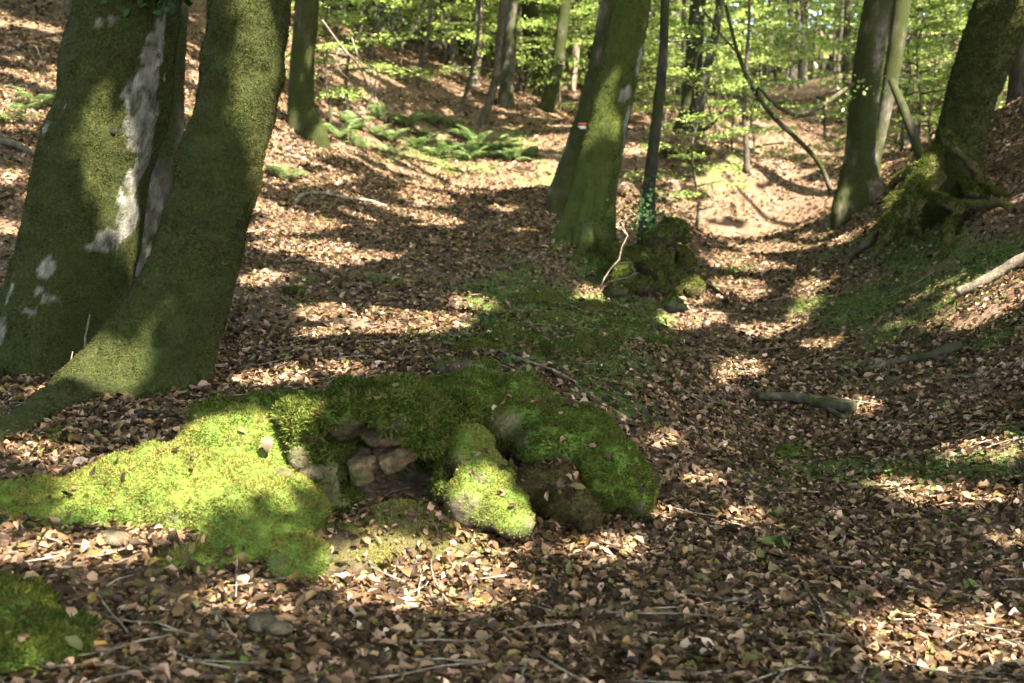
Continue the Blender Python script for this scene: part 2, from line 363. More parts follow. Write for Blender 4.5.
# ------------------------------------------------------------------ ground
def axis(a, b, fine, lo, hi, grow=1.06):
    core = list(np.arange(a, b, fine)); d = fine; x = core[-1]
    while x < hi: d *= grow; x += d; core.append(x)
    d = fine; x = core[0]; pre = []
    while x > lo: d *= grow; x -= d; pre.append(x)
    return np.array(pre[::-1] + core)
GREEN = [(540,310,110,45,.8),(610,360,80,60,.6),(690,300,50,40,.4),(930,300,110,60,.5),(440,330,60,20,.5),(1000,330,50,60,.4),(720,400,90,40,.25),(900,460,150,40,.3),(555,340,75,38,1.),(620,320,70,40,.8),(500,305,60,22,.8),(480,290,70,16,.6),(400,285,60,12,.5),(600,270,60,25,.8),(660,370,60,40,.4),(700,330,50,20,.4),(950,470,90,18,.5),(1000,430,60,14,.45),(800,455,40,12,.4),(700,165,60,20,.5),(740,270,40,12,.45),
         (930,250,110,35,.7),(880,310,140,45,.5),(950,400,110,50,.42),(850,470,120,30,.35),(640,370,90,50,.55),(960,470,90,22,.6),(640,420,60,25,.5),(470,345,70,20,.7),(300,300,60,16,.4),(430,235,80,10,.3),(990,240,60,30,.5),(760,550,60,16,.3),(860,310,90,30,.35),(30,240,60,20,.4),(100,110,200,40,.2),(450,150,110,30,.5),(560,180,60,12,.4),(900,380,130,30,.3),(780,330,120,30,.3)]
def green_at(x, y, z):
    p = np.stack([x, y, z], -1); u, v = PIX(p); g = np.zeros(len(x))
    for (a, b, ra, rb, k) in GREEN: g = np.maximum(g, k * np.exp(-((u - a) / ra) ** 2 - ((v - b) / rb) ** 2))
    g[(y < 2.5) | (y > 40)] = .1
    n = fbm(np.stack([x * 1.6, y * 1.6, 0 * x], -1), 4)
    return np.clip(sstep(.30, .62, g + n * .42 + .06), 0, 1)
# regions are found once, on the ground itself, and stay there
gx = axis(-4.2, 5.2, .045, -75, 75); gy = axis(2.7, 12, .045, -40, 150)
X, Y = np.meshgrid(gx, gy); Zg = hgt(X, Y); GV = np.stack([X.ravel(), Y.ravel(), Zg.ravel()], -1)
nx, ny = len(gx), len(gy); ii = np.arange(ny - 1)[:, None] * nx + np.arange(nx - 1)[None]; ii = ii.ravel()
GF = np.stack([ii, ii + 1, ii + nx + 1, ii + nx], -1)
o = obj('forest_floor', GV, GF, M['soil'], attrs={'green': green_at(*GV.T) * .8}); tag(o, 'brown leafy forest floor of a hollow', None, None, 'structure')
def floor_normal(x, y, e=.06):
    a = (hgt(x + e, y) - hgt(x - e, y)) / (2 * e); b = (hgt(x, y + e) - hgt(x, y - e)) / (2 * e)
    return nrm(np.stack([-a, -b, np.ones_like(a)], -1))
def floor_points(n, y0, y1, pad=.6, power=1.):
    q = rng.random(n); y = (y0 ** power + q * (y1 ** power - y0 ** power)) ** (1 / power)
    half = y * (512 / FPX) * 1.12 + pad; x = (rng.random(n) * 2 - 1) * half
    return x, y, hgt(x, y)

# ------------------------------------------------------------------ trees standing near
def trunk_path(pix, Yd, top, lean=0.):
    """pix: (u, v, width) from the foot up; carries on above the frame to the height top."""
    c = [P(u, v, Yd) for u, v, _ in pix]; r = [wd * Yd / FPX / 2 for _, _, wd in pix]
    foot = c[0] + (c[0] - c[1]) / max(np.linalg.norm(c[0] - c[1]), 1e-6) * .45; foot[2] = c[0][2] - .45
    c = [foot] + c; r = [r[0] * 1.05] + r
    d = c[-1] - c[-2]; d = d / np.linalg.norm(d); z = c[-1][2]; R0 = r[-1]
    while c[-1][2] < z + top:
        d = nrm(d * .93 + np.array([0, 0, .07])); c.append(c[-1] + d * 1.6); r.append(max(.03, R0 * (1 - .75 * (c[-1][2] - z) / top)))
    return np.array(c), np.array(r)
CROWNS = []
_rooted = {}
def near_tree(label, pix, Yd, mat='trunk', top=9, seed=0, flare=(), patches=(), mossy=.9, nf=0, fl=.014, rough=.012, roots=(), nseg=72, ds=.05, name='mossy_tree', cat='tree', bias=0., group=None, crown=True, fade=None, fuzzm='moss_tree', dent=None):
    c, r = trunk_path(pix, Yd, top); V, F, th, s = tube(c, r, nseg, ds, 0, rough, 7, seed, [(a, k * Yd / FPX, wd, h0) for a, k, wd, h0 in flare])
    t = thing(name, label, cat, (c[1][0], c[1][1], gz(c[1][0], c[1][1])), group)
    if roots:
        parts = [(V, F)]
        ms = [None]
        for ri, (pl, r0, r1) in enumerate(roots):
            q = []
            for (u, v, dY, lift) in pl:
                p = G(u, v) if dY is None else P(u, v, Yd + dY); q.append(p + np.array([0, 0, lift]))
            rv, rf, _, _ = tube(q, np.linspace(r0, r1, len(q)), 20, .04, .035 if Yd > 10 else .015, rough * 2, 6, seed + ri); parts.append((rv, rf))
    if dent is not None:
        dq = np.hypot((V[:, 0] - dent[0]) / .052, (V[:, 2] - dent[2]) / .036) + .25 * fbm(V * 30, 2); dk = (1 - sstep(.5, 1.05, dq)) * (V[:, 1] < dent[1] + .2); V = V + np.array([0, .075, 0]) * dk[:, None]
    rad = np.interp(s, np.concatenate([[0], np.cumsum(np.linalg.norm(np.diff(c, axis=0), axis=1))]), r)
    m = np.clip(mossy + bias * np.cos(th + 2.4) + .55 * fbm(V * np.array([4, 4, 2.2]) + seed * 3, 4), 0, 1)
    m = sstep(.25, .6, m)
    if dent is not None: dent = sstep(.05, .4, dk)
    if fade: m = m * (1 - sstep(fade[0], fade[1], s))
    nz = fbm(V * 9 + 5 * seed, 4); nz2 = fbm(V * 22 + 7 * seed, 4); pc, pu = np.array([p[1] for p in pix]), np.array([p[0] for p in pix]); pw = np.array([p[2] for p in pix]); od = np.argsort(pc)
    for (u, v, ru, rv) in patches:
        cu = np.interp(v, pc[od], pu[od]); cw = np.interp(v, pc[od], pw[od]) / 2; t0 = -math.acos(np.clip((u - cu) / cw, -1, 1)); z0 = P(u, v, Yd)[2]
        da = ((th - t0 + math.pi) % (2 * math.pi) - math.pi) * rad / (ru * Yd / FPX); dz = (V[:, 2] - z0) / (rv * Yd / FPX)
        m = np.minimum(m, np.maximum(sstep(.92, 1.03, np.sqrt(da ** 2 + dz ** 2) + nz * 1.1), .75 * sstep(.12, .4, nz2)))
    if roots:
        mm = [m] + [np.ones(len(p[0])) * .95 for p in parts[1:]]; V, F = cat_mesh(parts); m = np.concatenate(mm)
    trunk = obj('trunk', V, F, M[mat], t, attrs={'moss': m})
    if nf:
        wgt = (m if dent is None else m * (1 - np.append(dent, np.zeros(len(m) - len(dent))))) * (V[:, 2] < P(512, -30, Yd)[2] + .3) * (V[:, 2] > base_h(V[:, 0], V[:, 1]) - .12) * (V[:, 1] < np.interp(V[:, 2], c[:, 2], c[:, 1]) + .12) + 1e-9
        fp, fN = scatter(V, F, wgt, nf); fv, ff = fuzz(fp, fN, fl, fl * .42, .5, .9, 14); obj('moss', fv, ff, M[fuzzm], trunk)
    if crown: CROWNS.append((t, c[-1], c, r))
    return t, trunk, c, r

FL = math.pi
T1, T1k, c1, r1 = near_tree('thick moss covered tree with pale bare bark strip and knot hole', [(62,378,150),(64,350,128),(74,287,113),(87,215,109),(98,151,107),(112,114,106),(118,67,105),(130,0,96)], 7.5, seed=1, nseg=150, ds=.03,
    flare=[(-2.75, 26, .35, .45), (-1.5, 14, .3, .4), (-.5, 18, .4, .45), (1, 22, .5, .4), (2.3, 20, .5, .4)],
    patches=[(163,60,11,26),(160,85,13,24),(151,105,14,22),(152,125,11,26),(146,160,8,26),(137,190,8,18),(136,215,12,16),(122,236,17,9),(68,263,8,8),(55,305,8,6),(62,285,3,3),(72,292,6,3),(84,109,3,6),(63,130,5,4),(22,330,5,26),(32,285,4,18),(118,30,4,4),(130,27,4,3),(168,25,7,20)], roots=[([(40,330,.0,0),(26,348,-.1,0),(14,362,None,.02),(0,374,None,.02),(-20,386,None,-.03)], .14, .05), ([(95,345,-.2,0),(102,362,-.35,0),(104,378,None,.02),(100,392,None,.0),(94,402,None,-.03)], .12, .04)], dent=P(108, 131, 7.148), mossy=.95, nf=150000, fl=.0105, rough=.02)
# dark plug painting the knot hole's shade, and ivy of the first tree
k = P(108, 131, 7.188); kv, kf = ell(k, (.046, .022, .03)); kv = rough_up(kv, kf, [(.012, 30)], 3)
obj('knot_hole_shade', kv, kf, M['rot'], T1k, attrs={'moss': np.zeros(len(kv))})
T2, T2k, c2, r2 = near_tree('leaning tree trunk wrapped in moss, its swollen sunlit foot beside the boulder', [(150,385,128),(160,355,108),(173,325,96),(188,287,87),(205,229,83),(216,182,81),(231,128,78),(243,67,78),(249,0,79)], 6.5, seed=2, nseg=130, ds=.03,
    flare=[(-2.55, 26, .5, .42), (-1.2, 12, .4, .4), (-.25, 14, .4, .3), (1.2, 16, .5, .4)], mossy=1.1, nf=160000, fl=.0105, rough=.024, patches=[(108,392,9,11),(112,400,7,8)],
    roots=[([(158,320,.0,0),(128,355,-.1,0),(104,385,None,.04),(76,402,None,.03),(40,421,None,.025),(5,438,None,.015),(-30,450,None,0)], .19, .045)])
near_tree('slim dark stem squeezed between the two big left trunks', [(138,282,30),(146,240,26),(160,190,24),(170,150,23),(176,70,16),(180,10,14)], 9., 'trunk_mid', seed=3, mossy=.45, nf=9000, nseg=40, patches=[(142,265,14,14),(152,225,10,14)], flare=[(-2.5, 8, .5, .3), (-.6, 6, .5, .3)], name='slender_tree')
near_tree('mossy tree trunk on the slope just behind the left pair', [(306,132,30),(302,112,26),(302,67,23),(306,20,23),(308,-20,23)], 19., 'trunk_mid', seed=4, mossy=.75, nf=9000, fl=.02, nseg=40, ds=.08, flare=[(-2.4, 6, .5, .4), (-.4, 8, .5, .4)])
near_tree('grey mossy trunk half hidden behind the thick left tree', [(68,50,20),(70,25,17),(74,-10,16)], 21., 'trunk_mid', seed=5, mossy=.45, nseg=32, ds=.1)
T3, T3k, c3, r3 = near_tree('mossy tree with ribbed root foot and white bark patches on the bank', [(584,246,58),(588,222,50),(594,188,44),(606,134,39),(620,67,38),(634,0,33)], 14., 'trunk_green', seed=6,
    flare=[(-2.6, 14, .28, .5), (-1.9, 11, .22, .45), (-1.25, 13, .25, .5), (-.5, 12, .25, .5), (.6, 14, .4, .5), (2, 14, .4, .5)], roots=[([(580,222,-.15,0),(572,236,-.25,0),(562,246,None,.02),(551,254,None,-.03)], .12, .05), ([(588,225,-.3,0),(586,240,-.4,0),(582,252,None,.02),(574,262,None,-.03)], .11, .05), ([(598,225,-.3,0),(603,238,-.35,0),(610,248,None,.03),(622,256,None,0),(632,262,None,-.03)], .12, .05)], mossy=1.2, nf=50000, fl=.018, fuzzm='moss_green', patches=[(626,92,6,8),(625,122,4,14),(622,150,4,12),(617,180,5,16),(616,196,6,6),(638,62,5,14)], nseg=80)
TB, TBk, cb, rb = near_tree('straight mossy tree with a red and white trail mark, behind the ribbed one', [(572,192,44),(573,178,36),(588,128,31),(602,67,27),(612,0,22)], 17., 'trunk_mid', seed=7, mossy=.52, nf=9000, fl=.02, nseg=48, flare=[(-2.4, 8, .4, .5), (-.6, 8, .4, .5)])
for nm, dv, mt in (('trail_mark', 0, 'red'), ('trail_mark', 3.2, 'white')):
    q = P(579, 125 + dv, 17.); i = np.argmin(abs(cb[:, 2] - q[2])); cc = np.array([np.interp(q[2], cb[:, 2], cb[:, a]) for a in range(3)]); rr = np.interp(q[2], cb[:, 2], rb) + .012
    a = np.linspace(-2.35, -1.75, 8); hh = .022
    vv = np.concatenate([np.stack([cc[0] + rr * np.cos(a), cc[1] + rr * np.sin(a), 0 * a + cc[2] + z], -1) for z in (-hh, hh)]); jj = np.arange(7)
    inner = vv.copy(); inner[:, :2] = cc[:2] + (inner[:, :2] - cc[:2]) * .9
    obj(nm, np.concatenate([vv, inner]), [np.concatenate([np.stack([jj, jj + 1, jj + 9, jj + 8], -1), np.stack([jj + 8, jj + 9, jj + 25, jj + 24], -1), np.stack([jj + 16, jj + 17, jj + 1, jj], -1)])], M[mt], TBk)
near_tree('slender dark ivy footed stem beside the ribbed mossy tree', [(647,222,17),(648,205,14),(651,170,12),(655,134,11),(660,90,10),(663,60,9),(665,0,8)], 13.5, 'trunk_dark', top=6, seed=8, mossy=.3, nf=2500, nseg=28, ds=.06, name='slender_tree', rough=.008)
near_tree('tall straight trunk with a rotten dark base on the right bank', [(858,205,50),(858,180,36),(859,158,29),(861,134,27),(868,67,28),(879,0,27)], 19., 'trunk_mid', seed=9, mossy=.6, nf=16000, fl=.02, nseg=48, flare=[(-2.5, 10, .4, .5), (-.7, 12, .4, .5), (1.2, 9, .4, .5)], patches=[(873,60,5,14),(872,160,5,20),(868,190,6,12)])
near_tree('pale sunlit mossy trunk just behind the tall straight one', [(871,185,16),(874,160,13),(880,134,12),(893,67,16),(902,0,17)], 22.5, 'trunk_mid', seed=10, mossy=.5, nseg=32, ds=.1)
T5, T5k, c5, r5 = near_tree('leaning mossy tree on gnarled exposed roots, right bank', [(948,196,60),(952,176,52),(957,150,45),(965,118,44),(981,67,50),(1008,0,58)], 13., seed=11,
    flare=[(-2.7, 9, .35, .4), (-.5, 9, .35, .4), (1.2, 9, .5, .4)], mossy=1.0, nf=40000, fl=.024, rough=.03)
def root(pl, r0, r1, sd_):
    q = np.array([P(u, v, 13 + d - .14 * (d < -.15)) for u, v, d in pl]); return tube(q, np.linspace(r0, r1, len(q)) * .85 * (1 + .25 * np.sin(np.arange(len(q)) * 2.1 + sd_)), 14, .05, .06, .02, 6, sd_)[:2]
RT = [([(940,150,-.1),(930,168,-.3),(918,180,-.5),(906,196,-.65),(893,212,-.75),(884,228,-.8),(880,242,-.75)], .11, .06), ([(948,132,-.2),(953,146,-.32),(963,156,-.36),(972,165,-.36),(977,182,-.3)], .06, .05),
      ([(912,184,-.5),(925,194,-.75),(940,198,-.85),(955,207,-.9),(965,211,-.92),(982,207,-.85),(998,204,-.7)], .075, .035), ([(962,209,-.9),(951,218,-.95),(946,228,-.95),(944,246,-.85)], .055, .035),
      ([(920,178,-.45),(910,192,-.7),(904,206,-.8),(900,224,-.8),(896,240,-.7)], .08, .045), ([(905,196,-.65),(893,202,-.7),(886,214,-.75),(877,226,-.75),(872,238,-.6)], .06, .035),
      ([(965,180,-.2),(975,192,-.45),(990,196,-.45),(1006,198,-.3)], .07, .03), ([(930,165,-.2),(914,170,-.3),(902,176,-.2),(893,190,-.1)], .08, .04), ([(925,200,-.8),(918,212,-.85),(916,226,-.85),(921,240,-.75)], .05, .03), ([(938,180,-.35),(930,192,-.6),(912,198,-.7)], .12, .08)]
V, F = fuse([root(*q, i) for i, q in enumerate(RT)] + [ell(P(928,172,12.75), (.12, .13, .10))], .02, 1)
V = rough_up(V, F, [(.022, 5), (.014, 12), (.008, 26)], 5); rt = obj('root', V, F, M['brown'], T5, attrs={'moss': sstep(-.1, .3, vnormals(V, F)[:, 2] * .5 + .35 + .5 * fbm(V * 5, 3))})
wgt = np.clip(vnormals(V, F)[:, 2] * .8 + .35 + .5 * fbm(V * 4 + 3, 3), 0, 1) ** 1.5 + 1e-6; fp, fN = scatter(V, F, wgt, 36000); obj('moss', *fuzz(fp, fN, .034, .011, .3, .8, 12), M['moss_dark'], rt)
for i, (pl, ra, rb_) in enumerate((([(918,186,.16),(906,203,.16),(893,219,.14),(884,235,.12),(878,250,.07),(873,260,-.05)], .105, .05), ([(922,202,.12),(938,212,.15),(954,220,.17),(968,222,.16),(984,217,.12),(1000,211,.07),(1012,207,-.04)], .075, .035), ([(962,220,.15),(951,232,.13),(947,245,.08),(945,258,-.05)], .06, .035), ([(908,198,.1),(902,216,.15),(903,232,.13),(898,247,-.04)], .06, .035), ([(975,190,.08),(992,197,.06),(1008,196,-.03)], .06, .03))):
    q = np.array([G(u, v) + [0, -.05, l] for u, v, l in pl]); V, F, _, _ = tube(q, np.linspace(ra, rb_, len(q)), 16, .04, .03, .016, 8, 60 + i)
    ro = obj('root', V, F, M['brown'], T5, attrs={'moss': sstep(-.3, .2, vnormals(V, F)[:, 2] + .5 * fbm(V * 6, 3))}); wgt = np.clip(vnormals(V, F)[:, 2] + .45, 0, 1) + 1e-6
    fp, fN = scatter(V, F, wgt, 5000); obj('moss', *fuzz(fp, fN, .026, .009, .3, .8, 12), M['moss_green'], ro)
near_tree('dark trunk cut off by the right edge, above the leaning tree', [(1018,116,24),(1019,80,20),(1021,40,20),(1024,-20,20)], 22., 'trunk_dark', seed=12, mossy=.25, nseg=32, ds=.1)
near_tree('sunlit pale trunk behind the leaning mossy tree', [(984,140,12),(992,112,10),(1000,80,11),(1010,40,11)], 19., 'trunk_mid', seed=13, mossy=.55, nseg=28, ds=.1)
# ivy on the first tree
def sprig_leaves(p, n, spread, L, ratio=.7):
    q = p + rng.normal(size=(n, 3)) * np.array(spread); Nn = nrm(rng.normal(size=(n, 3)) + np.array([0, -.8, .8])); return cards(q, Nn, L * (.7 + .6 * rng.random(n)), ratio)
ip = []
for (u, v, n) in ((104,2,5),(140,2,14),(160,0,20),(172,6,16),(178,-6,24),(150,-10,24)):
    ip.append(sprig_leaves(P(u, v, 7.5 - .36 + .12 * (u > 165)), n, (.06, .03, .06), .06))
obj('ivy', *cat_mesh(ip), M['holly'], T1)

# leaning, bent and dead stems
def stem(name, label, cat, paths, mat, mossy=.4, seed=0, group=None, leaves=0, nseg=12, ds=.12, rough=.006, part='stem'):
    """paths: list of ([(u, v, Y, r)...]); the first is the stem, the rest its branches."""
    parts = []; base = None
    for i, pl in enumerate(paths):
        q = np.array([P(a, b, c) for a, b, c, _ in pl]); rr = [d for *_, d in pl]
        if base is None: base = q[0]
        v, f, _, _ = tube(q, rr, nseg if i == 0 else 8, ds, .015 if i else .01, rough, 9, seed + i); parts.append((v, f))
    V, F = cat_mesh(parts); m = sstep(.3, .7, mossy + .5 * fbm(V * 5 + seed, 3))
    if not leaves:
        o = obj(name, V, F, M[mat], None, attrs={'moss': m}, loc=base); return tag(o, label, cat, group)
    t = thing(name, label, cat, base, group); obj(part, V, F, M[mat], t, attrs={'moss': m})
    ip = []
    for pl in paths[1:]:
        for a, b, c, _ in pl[1:]: ip.append(sprig_leaves(P(a, b, c), leaves, (.25, .25, .08), .07))
    obj('foliage', *cat_mesh(ip), M['foliage'], t); return t
stem('dead_pole', 'dark dead pole leaning against the pale trunk by the root mass', 'dead stem', [[(922,160,17,.075),(908,122,17.3,.07),(892,80,18,.055)]], 'trunk_dark', .55, 21)
stem('bent_sapling', 'long bent sapling leaning across the hollow with a looping side branch', 'sapling',
     [[(831,190,18,0.041),(819,163,18,0.037),(800,142,18,0.037),(780,124,18,0.037),(760,100,18,0.037),(747,75,18,0.034),(738,52,18,0.031),(732,30,18,0.027),(726,5,18,0.027)],
      [(758,98,18,0.027),(757,88,17.9,0.020),(775,105,17.7,0.027),(800,116,17.7,0.031),(825,104,17.9,0.034),(840,93,18.2,0.034),(853,84,18.5,0.037)], [(740,56,18,0.020),(722,36,17.8,0.018),(704,12,17.6,0.014)], [(735,45,18,0.014),(690,40,17.6,0.010),(668,42,17.4,0.014)]], 'stick_dark', .5, 22, leaves=26, part='trunk')
stem('slender_tree', 'thin dark stem standing in the middle of the hollow', 'tree', [[(747,174,25,.075),(746,140,25,.06),(744,110,25,.055),(745,85,25,.05),(748,40,25,.04),(750,-10,25,.03)], [(746,120,25,.03),(752,105,24.8,.02),(760,92,24.6,.015)]], 'stick_dark', .25, 23, leaves=20, part='trunk')
stem('slender_tree', 'dark stem leaning left with a hooked foot above the ferns', 'tree', [[(478,130,27,.12),(488,106,27,.1),(496,75,27,.09),(499,40,27,.085),(503,0,27,.08),(506,-30,27,.07)]], 'stick_dark', .3, 24)
stem('slender_tree', 'sunlit whitish stem between the ferns and the far trees', 'tree', [[(468,118,32,.16),(474,90,32,.13),(477,50,32,.12),(480,0,32,.11),(482,-30,32,.1)]], 'stick', .3, 25)
stem('slender_tree', 'thin dark leafless stem on the far left slope', 'tree', [[(413,110,29,.07),(418,85,29,.05),(424,55,29,.045),(430,20,29,.04),(433,-20,29,.03)]], 'stick_dark', .2, 26)
stem('slender_tree', 'thin stem crossing the foot of the whitish one', 'tree', [[(459,122,28,.06),(464,100,28,.05),(472,70,28,.045),(478,30,28,.04),(480,-20,28,.03)]], 'stick_dark', .35, 27)
stem('mossy_tree', 'greenish upright trunk right of the hooked dark stem', 'tree', [[(503,122,30,.26),(506,95,30,.2),(509,50,30,.18),(511,0,30,.17),(512,-40,30,.15)]], 'trunk_mid', .5, 28)
stem('mossy_tree', 'mossy trunk leaning right with a dark foot, far left bank', 'tree', [[(543,122,32,.26),(549,100,32,.2),(556,70,32,.17),(562,30,32,.16),(567,-30,32,.15)]], 'trunk_mid', .7, 29)
stem('birch_tree', 'bright white sunlit trunk between the far trees', 'tree', [[(567,104,38,.24),(571,80,38,.2),(575,45,38,.17),(578,0,38,.16),(580,-30,38,.15)]], 'stick', -.3, 30)
stem('mossy_tree', 'stout mossy trunk on the bank crest, right of the dark slender stem', 'tree', [[(686,134,28,.36),(689,115,28,.25),(692,80,28,.22),(695,40,28,.2),(700,-20,28,.18)]], 'trunk_mid', .7, 31, nseg=28)
stem('slender_tree', 'thinner trunk leaning right out of the stout mossy one', 'tree', [[(692,133,27.6,.2),(699,110,27.6,.13),(706,75,27.6,.11),(714,40,27.6,.1),(722,-10,27.6,.1)]], 'trunk_mid', .5, 32)
stem('slender_tree', 'small dark stump footed stem left of the tall straight trunk', 'tree', [[(842,123,34,.2),(845,100,34,.12),(846,60,34,.1),(848,0,34,.1),(849,-30,34,.09)]], 'stick_dark', .3, 33)
stem('slender_tree', 'twig thin stem on the sunlit bend of the hollow', 'tree', [[(826,138,30,.05),(824,120,30,.035),(822,100,30,.03)]], 'stick_dark', .2, 34)
stem('dead_branch', 'dark mossy dead branch lodged on the crest below the stout trunk', 'branch', [[(697,132,26,.05),(707,128,25.5,.045),(718,118,25.2,.04),(727,106,25,.03)]], 'stick_dark', .5, 35)
stem('hanging_branch', 'bare pale branch drooping over the ferns', 'branch', [[(322,20,17,0.0120),(340,45,17,0.0132),(358,66,17,0.0132),(368,85,17,0.0120),(376,98,17,0.0108),(383,112,17,0.0078),(388,126,17,0.0042)], [(352,38,17.2,0.0084),(362,62,17.1,0.0108),(377,70,17,0.0108),(372,92,17,0.0096),(368,108,17,0.0066),(362,120,17,0.0030)], [(376,98,17,0.0084),(372,84,16.9,0.0060),(366,70,16.9,0.0036)], [(340,45,17,0.0072),(336,62,17,0.0060),(356,86,17,0.0036)]], 'stick', -.2, 36, nseg=8, rough=.003)
stem('hanging_branch', 'whitish forked twig in the bushes left of the thick tree', 'branch', [[(36,46,16,0.0084),(42,60,16,0.0096),(44,70,16,0.0084),(38,75,16,0.0048)], [(44,68,16,0.0060),(47,74,16,0.0054),(46,86,16,0.0036)]], 'stick', -.4, 37, nseg=8, rough=.003)
stem('bare_shrub', 'dry pale forked twig rising from the sunlit leaves below the ribbed tree', 'shrub', [[(600,291,11.6,0.0078),(608,272,11.6,0.0072),(618,262,11.6,0.0078),(624,240,11.6,0.0065),(628,234,11.6,0.0052),(620,226,11.6,0.0033)], [(628,234,11.6,0.0052),(622,222,11.6,0.0039),(617,215,11.6,0.0026)], [(618,262,11.6,0.0052),(630,262,11.5,0.0039),(636,276,11.5,0.0026)], [(604,284,11.6,0.0052),(612,280,11.5,0.0046),(628,277,11.5,0.0039),(638,272,11.5,0.0020)]], 'stick', -.4, 38, nseg=8, rough=.002)
stem('bare_shrub', 'dark leafless twigs standing left of the mossy log', 'shrub', [[(402,284,11.6,.012),(402,268,11.6,.01),(403,254,11.6,.006)], [(405,284,11.6,.008),(412,268,11.6,.006),(416,248,11.6,.003)], [(402,270,11.6,.006),(398,255,11.6,.003)], [(410,274,11.6,.005),(420,262,11.6,.003)]], 'stick_dark', 0, 39, nseg=6, rough=.001)
stem('bare_shrub', 'wiry dark twig bush behind the mossy log', 'shrub', [[(492,276,12,.01),(487,262,12,.008),(480,245,12,.003)], [(490,272,12,.007),(500,256,12,.005),(505,240,12,.003)], [(488,266,12,.005),(470,258,12,.003)], [(492,272,12,.006),(512,264,12,.003)]], 'stick_dark', 0, 40, nseg=6, rough=.001)
stem('bare_shrub', 'small reddish upright twig at the foot of the thick tree', 'shrub', [[(83,362,6.9,.008),(84,340,6.9,.007),(85,325,6.9,.006),(89,314,6.9,.005)], [(62,392,6.4,.006),(68,372,6.4,.005),(72,352,6.4,.003)]], 'stick', -.2, 41, nseg=6, rough=.001)

# ------------------------------------------------------------------ rocks, stumps and logs
ROCKS = []
def rock(name, label, cat, parts, mat='stone', mossmat_='moss_green', nf=20000, fl=.022, amps=((.03, 4), (.014, 12), (.006, 30)), seed=0, bare=(), voxel=.022, thr=.1, smooth=4, fuzzw=.3, up=.35, group=None, bodyname='stone'):
    V, F = fuse(parts, voxel, smooth); V = rough_up(V, F, amps, seed); Nn = vnormals(V, F)
    m = sstep(thr - .25, thr + .25, Nn[:, 2] * up + .45 + .75 * fbm(V * 6 + seed, 4))
    nz = fbm(V * 14 + seed, 3)
    for (c, r, k) in bare: m = m * (1 - k * (1 - sstep(.7, 1.2, np.linalg.norm((V - c) / r, axis=1) + nz * .6)))
    b = V.mean(0); b[2] = gz(b[0], b[1]); t = thing(name, label, cat, b, group)
    body = obj(bodyname, V, F, M[mat], t, attrs={'moss': m})
    if nf:
        g = hgt(V[:, 0], V[:, 1]); wgt = m ** 1.5 * (V[:, 2] > g - .03) + 1e-9
        fp, fN = scatter(V, F, wgt, nf); fv, ff = fuzz(fp, fN, fl, fl * fuzzw, .25, .7, 22); obj('moss', fv, ff, M[mossmat_], body)
    ROCKS.append((V, F, m)); return t
def E(u, v, Yd, r, rot=0., tilt=0.): return ell(P(u, v, Yd), r, rot, tilt)
rock('mossy_boulder', 'low wide boulder under sunlit yellow green moss', 'boulder',
     [E(205,500,4.75,(.50,.42,.24),-.1,.05), E(120,512,4.7,(.34,.34,.18)), E(265,525,4.5,(.26,.3,.20)), E(305,560,4.2,(.12,.14,.10)), E(45,522,4.55,(.36,.3,.15)), E(-8,522,4.55,(.32,.28,.13)), E(250,455,5.0,(.35,.3,.2)), E(180,560,4.25,(.3,.2,.06))],
     mossmat_='moss_yellow', nf=120000, fl=.015, seed=3, thr=.05, amps=((.05, 3), (.022, 9), (.009, 28)), bare=[(P(115,535,4.25), .09, 1), (P(285,470,4.65), .06, .9), (P(265,590,4.05), .12, .8), (P(335,560,4.2), .06, .9)])
# the ledge: a cap of moss over a jutting slab with a hollow under it
def boxy(c, r, rot=0., tilt=0., e=.45):
    v = np.sign(ICOV) * np.abs(ICOV) ** e; v = v / np.abs(v).max() * np.array(r); ct, st = math.cos(tilt), math.sin(tilt); v = v @ np.array([[ct, 0, st], [0, 1, 0], [-st, 0, ct]]).T
    cr, sr = math.cos(rot), math.sin(rot); return v @ np.array([[cr, -sr, 0], [sr, cr, 0], [0, 0, 1]]).T + np.array(c), ICOF
rock('rock_ledge', 'broken rock ledge with thick moss cap over a dark hollow', 'rock',
     [E(308,418,4.95,(.14,.22,.10)), E(352,408,4.95,(.15,.25,.11)), E(395,408,4.88,(.13,.22,.11)), E(425,428,4.88,(.07,.2,.11)), E(330,462,5.0,(.13,.18,.16)), E(315,492,4.85,(.11,.16,.13)), E(338,512,4.9,(.12,.2,.10)), E(400,490,5.42,(.3,.22,.25)), E(443,475,5.1,(.05,.18,.17)), E(430,412,5.2,(.2,.25,.1)), E(300,450,4.85,(.07,.12,.09))],
     mossmat_='moss_dark', nf=75000, fl=.03, seed=8, thr=.22, up=.75, amps=((.045, 5), (.03, 11), (.012, 28)), bare=[(P(305,468,4.72), .1, .9), (P(395,490,5.1), .24, 1), (P(340,485,4.75), .12, .8), (P(352,462,4.8), .07, .8)])
LEDGE = [o for o in C.objects if o.name == 'rock_ledge'][0]
for (c, r, rot, tl, sd_) in ((P(404,443,4.93), (.135,.24,.034), .22, -.38, 4), (P(410,428,4.92), (.11,.22,.02), -.1, -.34, 5), (P(358,462,4.98), (.05,.22,.06), .2, -.3, 6), (P(376,432,4.88), (.08,.2,.022), .4, -.15, 8)):
    v, f = fuse([boxy(c, r, rot, tl, .3), boxy(c + np.array([r[0] * .3, -.03, r[2] * .7]), np.array(r) * [.6, .85, .5], rot + .25, tl, .3)], .009, 0); v = rough_up(v, f, [(.02, 8), (.010, 22), (.006, 50)], sd_)
    obj('slab', v, f, M['slab'], LEDGE, smooth=False, attrs={'moss': sstep(.45, .7, .3 + .6 * fbm(v * 9 + sd_, 3))})
